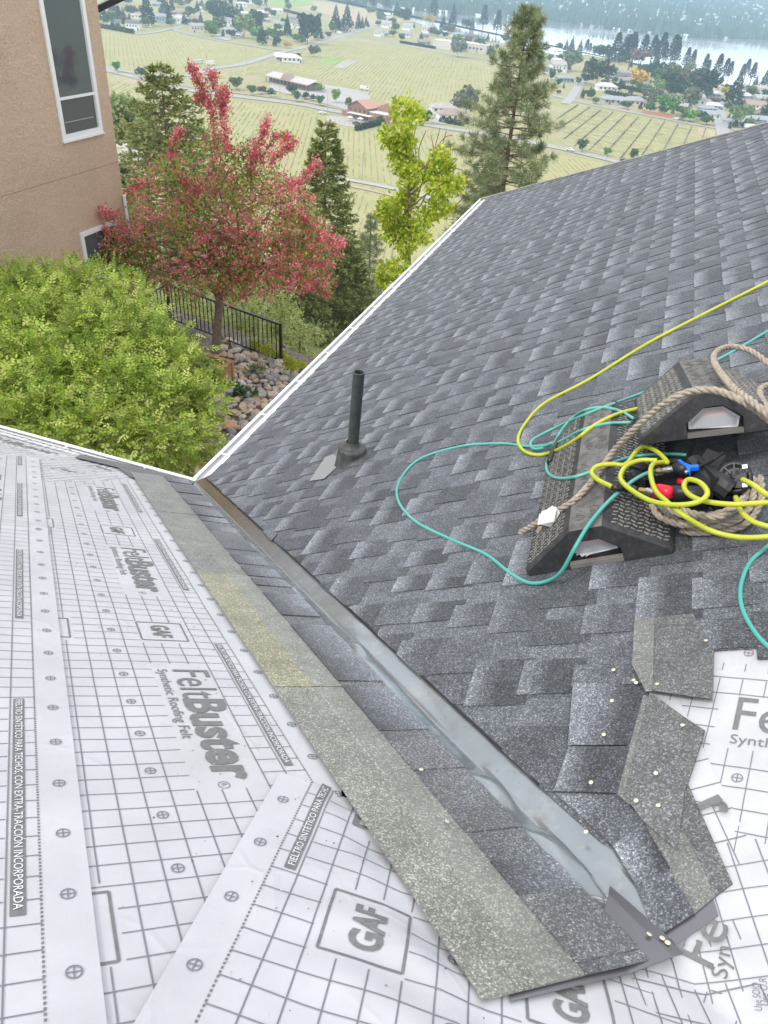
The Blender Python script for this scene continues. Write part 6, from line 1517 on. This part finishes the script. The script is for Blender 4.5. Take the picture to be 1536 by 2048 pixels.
SHOOT = [[(430, 300), (425, 235), (410, 190), (392, 150), (380, 130)], [(455, 300), (450, 260), (440, 215), (425, 165), (428, 145)], [(500, 350), (510, 300), (528, 262), (535, 240)], [(520, 320), (550, 275), (575, 272)], [(540, 330), (565, 300), (590, 285)], [(580, 380), (610, 350), (635, 328)], [(600, 430), (650, 470), (690, 492)], [(245, 440), (215, 425), (195, 420), (178, 398)], [(240, 500), (200, 488), (168, 490)], [(250, 400), (270, 370), (300, 365)], [(340, 320), (350, 280), (360, 262)], [(600, 560), (640, 580), (655, 590)], [(445, 230), (448, 200), (450, 180)], [(405, 200), (395, 195)], [(430, 380), (380, 380), (360, 350)]]
cl = [clump(a, b, Yt + dy, r_) for a, b, dy, r_ in HC]
n_ = 24000; P, d, r, k = in_clumps(cl, n_, rg, .25); dn = d + rg.normal(size=P.shape)
sp = []
for s_ in SHOOT:
    for q in spline([at_y(a, b, Yt + (-1.2 if a < 235 else 0) + rg.uniform(-.2, .2)) for a, b in s_], 7): sp.append(q)
sp = np.array(sp); P2 = sp[rg.integers(0, len(sp), 1700)] + rg.normal(size=(1700, 3)) * .05; P = np.r_[P, P2]; dn = np.r_[dn, rg.normal(size=(1700, 3))]
keep = rg.random(len(P)) < .68 + .45 * np.sin(P[:, 0] * 3.1) * np.sin(P[:, 2] * 3.7); P, dn = P[keep], dn[keep]
V, Fq = leaves(P, dn, rg.uniform(.05, .085, len(P)), .019, rg); V -= so
C = P4(colmix([(.20, .33, .06), (.28, .42, .08), (.38, .49, .11), (.14, .24, .05), (.48, .52, .12)], len(P), rg))
fast_mesh('leaves', V, Fq, C, M_LEAF, bt)['kind'] = 'stuff'
n_ = 7200; P, d, r, k = in_clumps(cl, n_, rg, .62)
pxx = (P[:, 0] - tb[0]); pz = P[:, 2] - tb[2]
prob = np.clip(.50 + .20 * pxx - .16 * (pz - 2.6) + .35 * np.sin(P[:, 0] * 4.3 + 1) * np.sin(P[:, 2] * 5.1) , .1, 1); prob = np.where(pxx < -1.3, .8, prob)
P = P[rg.random(n_) < prob]; P = np.r_[P, sp[rg.integers(0, len(sp), 1500)] + rg.normal(size=(1500, 3)) * .035]
V = []; C = []
base = colmix([(.84, .22, .29), (.75, .16, .23), (.88, .33, .38), (.60, .14, .18), (.85, .42, .43)], len(P), rg)
for j in range(7):
    o_ = rg.normal(size=P.shape) * .032; v_, _ = quads(P + o_, .018, rg, asp=1.); V.append(v_); C.append(P4(base * rg.uniform(.75, 1.3, (len(P), 1))))
V = np.concatenate(V) - so; fast_mesh('blossom', V, np.arange(len(V)).reshape(-1, 4), np.concatenate(C), M_PETAL, bt)['kind'] = 'stuff'
mb = MB(); f0 = at_y(440, 600, Yt); tp_ = [tb - up * .1, at_y(433, 680, Yt), at_y(436, 640, Yt), f0]; mb.tube(spline(tp_, 4), list(np.linspace(.105, .085, 13)), 10)
for a in ((405, 540), (470, 545), (440, 520)): mb2 = limb(mb, f0 - up * .05, at_y(*a, Yt + rg.uniform(-.3, .3)), .07, .045, rg)
mb.build('trunk', M_BARK, bt, org=so, smooth=True)
mb = MB()
for c in cl: limb(mb, at_y(440 + rg.uniform(-20, 20), 530, Yt), c[0], .035, .008, rg, .3)
for s_ in SHOOT: mb.tube(spline([at_y(a, b, Yt - (1.2 if a < 235 else 0)) for a, b in s_], 4), .008, 5)
mb.build('branches', M_BARK, bt, org=so, smooth=True)['kind'] = 'stuff'

# conifers
def conifer(base, top, R0, seed, cols, label, cat='tree', name='spruce_tree', n_wh=34, dens=1., droop=.35, tip=.16, tuft=False, bark=M_BARK, power=.85, gap=.0, start=.08):
    rg = np.random.default_rng(seed); base = np.array(base, float); top = np.array(top, float); H = np.linalg.norm(top - base)
    root = empty(name, base, label, cat); ax = (top - base) / H; V = []; C = []; mb = MB(); br = MB()
    tr = [base + (top - base) * t + rg.normal(size=3) * .0 for t in np.linspace(0, 1, 12)]; mb.tube(tr, list(np.linspace(H * .017, .01, 12)), 9); mb.build('trunk', bark, root, org=base, smooth=True)
    PP = []; DD = []; LL = []
    for i in range(n_wh):
        t = start + (1 - start) * (i + rg.uniform(-.3, .3)) / n_wh; t = min(max(t, start), .985); L0 = R0 * (1 - t) ** power * (1. if not tuft else (.55 + .45 * rg.random()) * (1.05 if t < .75 else .9)) + .12
        nbr = int(rg.integers(5, 8)); a0 = rg.uniform(0, 6.28)
        for j in range(nbr):
            if rg.random() < gap: continue
            a = a0 + 6.28 * j / nbr + rg.uniform(-.3, .3); L_ = L0 * rg.uniform(.7, 1.12); o = base + ax * H * t
            rise = (.25 if not tuft else .35) * (t - .3)
            pts = []
            for q in np.linspace(0, 1, 6):
                z = L_ * (rise * q - droop * q * q + (.25 * q ** 4)); pts.append(o + np.array([math.cos(a) * L_ * q, math.sin(a) * L_ * q, z]))
            br.tube(pts, list(np.linspace(max(.012, L_ * .014), .005, 6)), 5)
            pts = np.array(pts)
            ns = int((26 if not tuft else 7) * dens * (.4 + L_ / R0))
            for s_ in range(ns):
                q = (.18 if not tuft else .35) + (.82 if not tuft else .65) * rg.random() ** .8; k = min(int(q * 5), 4); f = q * 5 - k; p = pts[k] * (1 - f) + pts[k + 1] * f; d = pts[k + 1] - pts[k]; d /= np.linalg.norm(d)
                side = np.cross(d, [0, 0, 1.]) * rg.choice([-1, 1]); wv = L_ * .34 * (1 - q * .6)
                if tuft: p = p + side * wv * rg.random() * .8 + np.array([0, 0, rg.uniform(-.05, .12)])
                PP.append(p); DD.append(d + side * rg.uniform(.3, 1.3) + rg.normal(size=3) * .22); LL.append(wv)
    PP = np.array(PP); DD = np.array(DD); DD /= np.linalg.norm(DD, axis=1)[:, None]; LL = np.array(LL)
    if not tuft:
        out = []; cc = []
        for j in range(4):
            d2 = DD + rg.normal(size=DD.shape) * .35; v_, _ = leaves(PP + DD * (LL * j / 4)[:, None], d2, tip * rg.uniform(.7, 1.2, len(PP)), tip * .16, rg); out.append(v_); cc.append(P4(colmix(cols, len(PP), rg)))
        V = np.concatenate(out); C = np.concatenate(cc)
    else:
        out = []; cc = []; nn_3 = 34; bc = colmix(cols, len(PP), rg)
        for j in range(nn_3):
            d2 = DD * .55 + rg.normal(size=DD.shape) * .75 + [0, 0, .25]; d2 /= np.linalg.norm(d2, axis=1)[:, None]
            v_, _ = leaves(PP + rg.normal(size=PP.shape) * .02, d2, tip * rg.uniform(.7, 1.15, len(PP)), tip * .032, rg); out.append(v_); cc.append(P4(bc * rg.uniform(.75, 1.25, (len(PP), 1))))
        V = np.concatenate(out); C = np.concatenate(cc)
    fast_mesh('needles', V - base, np.arange(len(V)).reshape(-1, 4), C, M_NEEDLE, root)['kind'] = 'stuff'
    br.build('branches', bark, root, org=base, smooth=True)['kind'] = 'stuff'
    return root
def foot(px, py, Y):                       # foot of a tree whose stem passes the photo point at depth Y
    p = at_y(px, py, Y); return np.array([p[0], p[1], zhill(p[0], p[1])])
SG = [(.27, .30, .10), (.21, .24, .085), (.34, .36, .13), (.17, .21, .08)]
b = foot(345, 400, 24); tpp = at_y(342, 128, 24); tpp[0] = b[0]; conifer(b, tpp, 4.3, 1, SG, 'olive green spruce rising behind the blossom tree', n_wh=40, tip=.22, dens=.85, start=.25, gap=.15, power=.75)
b = foot(645, 600, 20); tpp = at_y(632, 238, 20); tpp[0] = b[0]; conifer(b, tpp, 1.7, 2, [(.28, .32, .12), (.34, .38, .14), (.22, .26, .10)], 'slender dark spruce left of the lime maple', n_wh=44, tip=.17, dens=.9, gap=.12, start=.1, power=.7)
b = foot(742, 560, 30); tpp = at_y(742, 425, 30); conifer(b, tpp, 1.6, 3, [(.17, .23, .11), (.23, .28, .14)], 'small sparse pine below the lime maple', name='pine_tree', n_wh=20, tip=.2, dens=.8, tuft=True)
b = foot(598, 640, 15); tpp = at_y(590, 470, 15); conifer(b, tpp, 1.3, 9, [(.19, .23, .085), (.25, .28, .10)], 'short dark fir standing right behind the railing', name='fir_tree', n_wh=26, tip=.13, dens=.9)
b = foot(700, 600, 17); tpp = at_y(690, 470, 17); conifer(b, tpp, 1.5, 10, [(.18, .22, .08), (.24, .28, .10)], 'dark fir partly hidden by the white gutter', name='fir_tree', n_wh=26, tip=.14, dens=.9)
b = foot(1008, 380, 38); tpp = at_y(1060, 12, 38)
conifer(b, tpp, 5.2, 4, [(.24, .29, .15), (.30, .34, .18), (.18, .23, .12), (.36, .38, .21)], 'tall ponderosa pine with long needles in front of the vineyards', name='pine_tree', n_wh=40, tip=.36, dens=2.0, tuft=True, bark=M_BARKR, droop=.28, power=.6, gap=.1, start=.3)
# lime maple
rg = np.random.default_rng(77); Ym = 20.
MC = [(805, 219, 24), (828, 229, 20), (776, 271, 20), (794, 289, 22), (810, 284, 20), (805, 326, 24), (823, 326, 18), (820, 349, 22), (880, 313, 20), (893, 328, 16), (859, 341, 18), (906, 367, 23), (875, 378, 23), (882, 414, 24), (864, 424, 18), (815, 388, 23), (808, 404, 20), (781, 414, 26), (789, 440, 26), (768, 430, 18), (843, 435, 20), (820, 456, 24), (789, 466, 23), (846, 469, 18), (812, 492, 20), (775, 545, 24), (800, 530, 18), (765, 560, 16), (812, 250, 16), (868, 350, 14)]
cl = [clump(a, b_, Ym + rg.uniform(-.5, .5), r_ * .95) for a, b_, r_ in MC]; mb_ = foot(822, 600, Ym)
ma = empty('maple_tree', mb_, 'young maple with bright lime leaves and some bare twigs', 'tree'); n_ = 6500; P, d, r, k = in_clumps(cl, n_, rg, .2); dn = d + rg.normal(size=P.shape) * .8 + [0, 0, -.4]
V, Fq = leaves(P, dn, rg.uniform(.10, .17, n_), .052, rg); C = P4(colmix([(.50, .60, .05), (.58, .64, .06), (.40, .53, .05), (.30, .44, .05), (.62, .60, .10)], n_, rg))
fast_mesh('leaves', V - mb_, Fq, C, M_LEAF, ma)['kind'] = 'stuff'
mb = MB(); st_ = [mb_, at_y(818, 560, Ym), at_y(816, 480, Ym), at_y(820, 400, Ym), at_y(812, 330, Ym), at_y(808, 240, Ym)]; mb.tube(spline(st_, 4), list(np.linspace(.10, .02, 21)), 8); mb.build('trunk', M_BARK, ma, org=mb_, smooth=True)
mb = MB()
for c in cl: 
    t0 = at_y(818, min(540, 60 + F * 0 + max(300, (0))), Ym); pyc = [q for q in MC if np.allclose(clump(q[0], q[1], c[0][1], q[2] * .95)[0], c[0])]
    py0 = (pyc[0][1] if pyc else 400); limb(mb, at_y(817, min(py0 + 45, 560), Ym), c[0], .03, .008, rg, .15)
for s_ in ([(835, 395), (850, 350), (868, 300), (880, 258)], [(822, 380), (832, 320), (828, 280), (832, 250)], [(840, 360), (838, 300), (852, 262)], [(868, 300), (890, 275), (905, 270)], [(850, 340), (880, 300), (893, 262)], [(870, 390), (895, 340), (915, 318)], [(895, 340), (905, 335), (925, 340)], [(915, 370), (925, 395), (905, 415)], [(832, 320), (820, 290)], [(868, 300), (862, 270)]):
    mb.tube(spline([at_y(a, b_, Ym + .2) for a, b_ in s_], 4), .014, 5)
mb.build('branches', M_BARK, ma, org=mb_, smooth=True)['kind'] = 'stuff'
# soft green trees at the left and undergrowth on the slope
def leaf_tree(name, label, cps, Y, n_, ln, cols, seed, basepx, group=None):
    rg = np.random.default_rng(seed); cl = [clump(a, b_, Y + rg.uniform(-1, 1), r_) for a, b_, r_ in cps]; b = foot(*basepx, Y); root = empty(name, b, label, 'tree' if 'tree' in name else 'shrub', group)
    P, d, r, k = in_clumps(cl, n_, rg, .3); V, Fq = leaves(P, d + rg.normal(size=P.shape), rg.uniform(ln * .7, ln * 1.2, n_), ln * .3, rg); fast_mesh('leaves', V - b, Fq, P4(colmix(cols, n_, rg)), M_LEAF, root)['kind'] = 'stuff'
    mb = MB()
    c0 = np.mean([c[0] for c in cl], axis=0); mb.tube([b, (b + c0) / 2, c0], [ln * .5, ln * .4, ln * .2], 6); mb.build('trunk', M_BARK, root, org=b)
    return root
PG = [(.34, .42, .20), (.43, .49, .27), (.27, .35, .16)]; LG = [(.46, .53, .20), (.56, .61, .27), (.36, .45, .14), (.62, .64, .34)]
leaf_tree('leafy_tree', 'pale green tree beside the corner of the stucco house', [(245, 225, 26), (262, 245, 26), (240, 255, 20), (275, 225, 20)], 60, 3000, .5, PG, 61, (250, 290))
leaf_tree('leafy_tree', 'silvery tree left of the olive green spruce', [(290, 262, 20), (300, 285, 18), (272, 275, 14)], 45, 1800, .35, PG, 62, (290, 330))
leaf_tree('leafy_tree', 'small dark tree at the foot of the stucco corner', [(253, 345, 14), (252, 362, 12), (254, 330, 8)], 40, 900, .25, [(.06, .10, .06), (.09, .13, .08)], 63, (253, 380))
leaf_tree('leafy_shrub', 'pale yellow green bush seen through the railing', [(480, 590, 40), (520, 620, 40), (455, 570, 30), (560, 600, 30), (500, 660, 34), (545, 660, 30), (470, 640, 34)], 12.6, 5200, .07, LG, 64, (510, 700))
leaf_tree('leafy_shrub', 'loose light green bush right of the railing end', [(590, 660, 30), (600, 700, 30), (580, 625, 26), (625, 670, 24)], 12.4, 2600, .065, LG, 65, (600, 720))
leaf_tree('leafy_shrub', 'light green bush behind the left railing post', [(330, 560, 26), (370, 600, 34), (400, 620, 30), (420, 650, 26), (350, 590, 20)], 12.5, 2800, .065, LG, 66, (380, 650))
leaf_tree('leafy_shrub', 'bright yellow green ground shrub at the railing end post', [(600, 738, 16), (580, 728, 15), (560, 712, 14), (535, 700, 13), (510, 690, 12), (605, 745, 12)], 9.75, 2600, .05, [(.42, .46, .03), (.34, .42, .04), (.5, .5, .06)], 67, (570, 730))
def low_plant(px, py, r_, n_, ln, wd, cols, label, seed):
    rg = np.random.default_rng(seed); b = at_z(px, py, ZG); root = empty('garden_plant', b, label, 'plant'); a = rg.uniform(0, 6.28, n_); q = np.sqrt(rg.random(n_)) * r_
    P = np.c_[q * np.cos(a), q * np.sin(a), rg.uniform(.04, .16, n_)]; d = np.c_[np.cos(a), np.sin(a), rg.uniform(.1, .9, n_)]; V, Fq = leaves(P, d, ln, wd, rg); fast_mesh('leaves', V, Fq, P4(colmix(cols, n_, rg)), M_LEAF, root)['kind'] = 'stuff'
low_plant(462, 792, .22, 70, .12, .035, [(.05, .11, .05), (.08, .15, .07)], 'dark broad leaved plant at the foot of the planter', 71); low_plant(495, 795, .2, 70, .10, .025, [(.07, .14, .06), (.1, .2, .06)], 'second dark green plant among the stones', 72)
low_plant(510, 750, .2, 90, .10, .015, [(.2, .28, .08), (.14, .22, .07)], 'small grassy plant in the middle of the rock bed', 73); low_plant(440, 780, .2, 60, .12, .03, [(.06, .12, .05)], 'dark leaves just under the lime shrub edge', 74)
# undergrowth
rg = np.random.default_rng(90); nC = 620; Cn = []; Rr = []
for i in range(nC):
    y = 11.2 + 170 * rg.random() ** 1.8; x = rg.uniform(-1.15, .25) * (y + 6) - 2; Cn.append((x, y, zhill(x, y) + .3)); Rr.append(rg.uniform(.4, .9) * (1 + y * .018))
Cn = np.array(Cn); Rr = np.array(Rr); per = 64; k = np.repeat(np.arange(nC), per); d = rg.normal(size=(nC * per, 3)); d /= np.linalg.norm(d, axis=1)[:, None]; d[:, 2] = np.abs(d[:, 2]) * .9
P = Cn[k] + d * Rr[k][:, None] * rg.uniform(.4, 1, len(k))[:, None]; UC = np.array([(.28, .35, .13), (.40, .45, .20), (.19, .25, .10), (.45, .44, .25), (.15, .20, .09)])
ln = .10 * (1 + Cn[k][:, 1] * .03); V, Fq = leaves(P, d + rg.normal(size=P.shape) * .6, ln, ln * .33, rg); tag(fast_mesh('undergrowth', V, Fq, P4(UC[rg.integers(0, 5, nC)][k] * rg.uniform(.7, 1.25, (len(k), 1))), M_LEAF), kind='stuff')
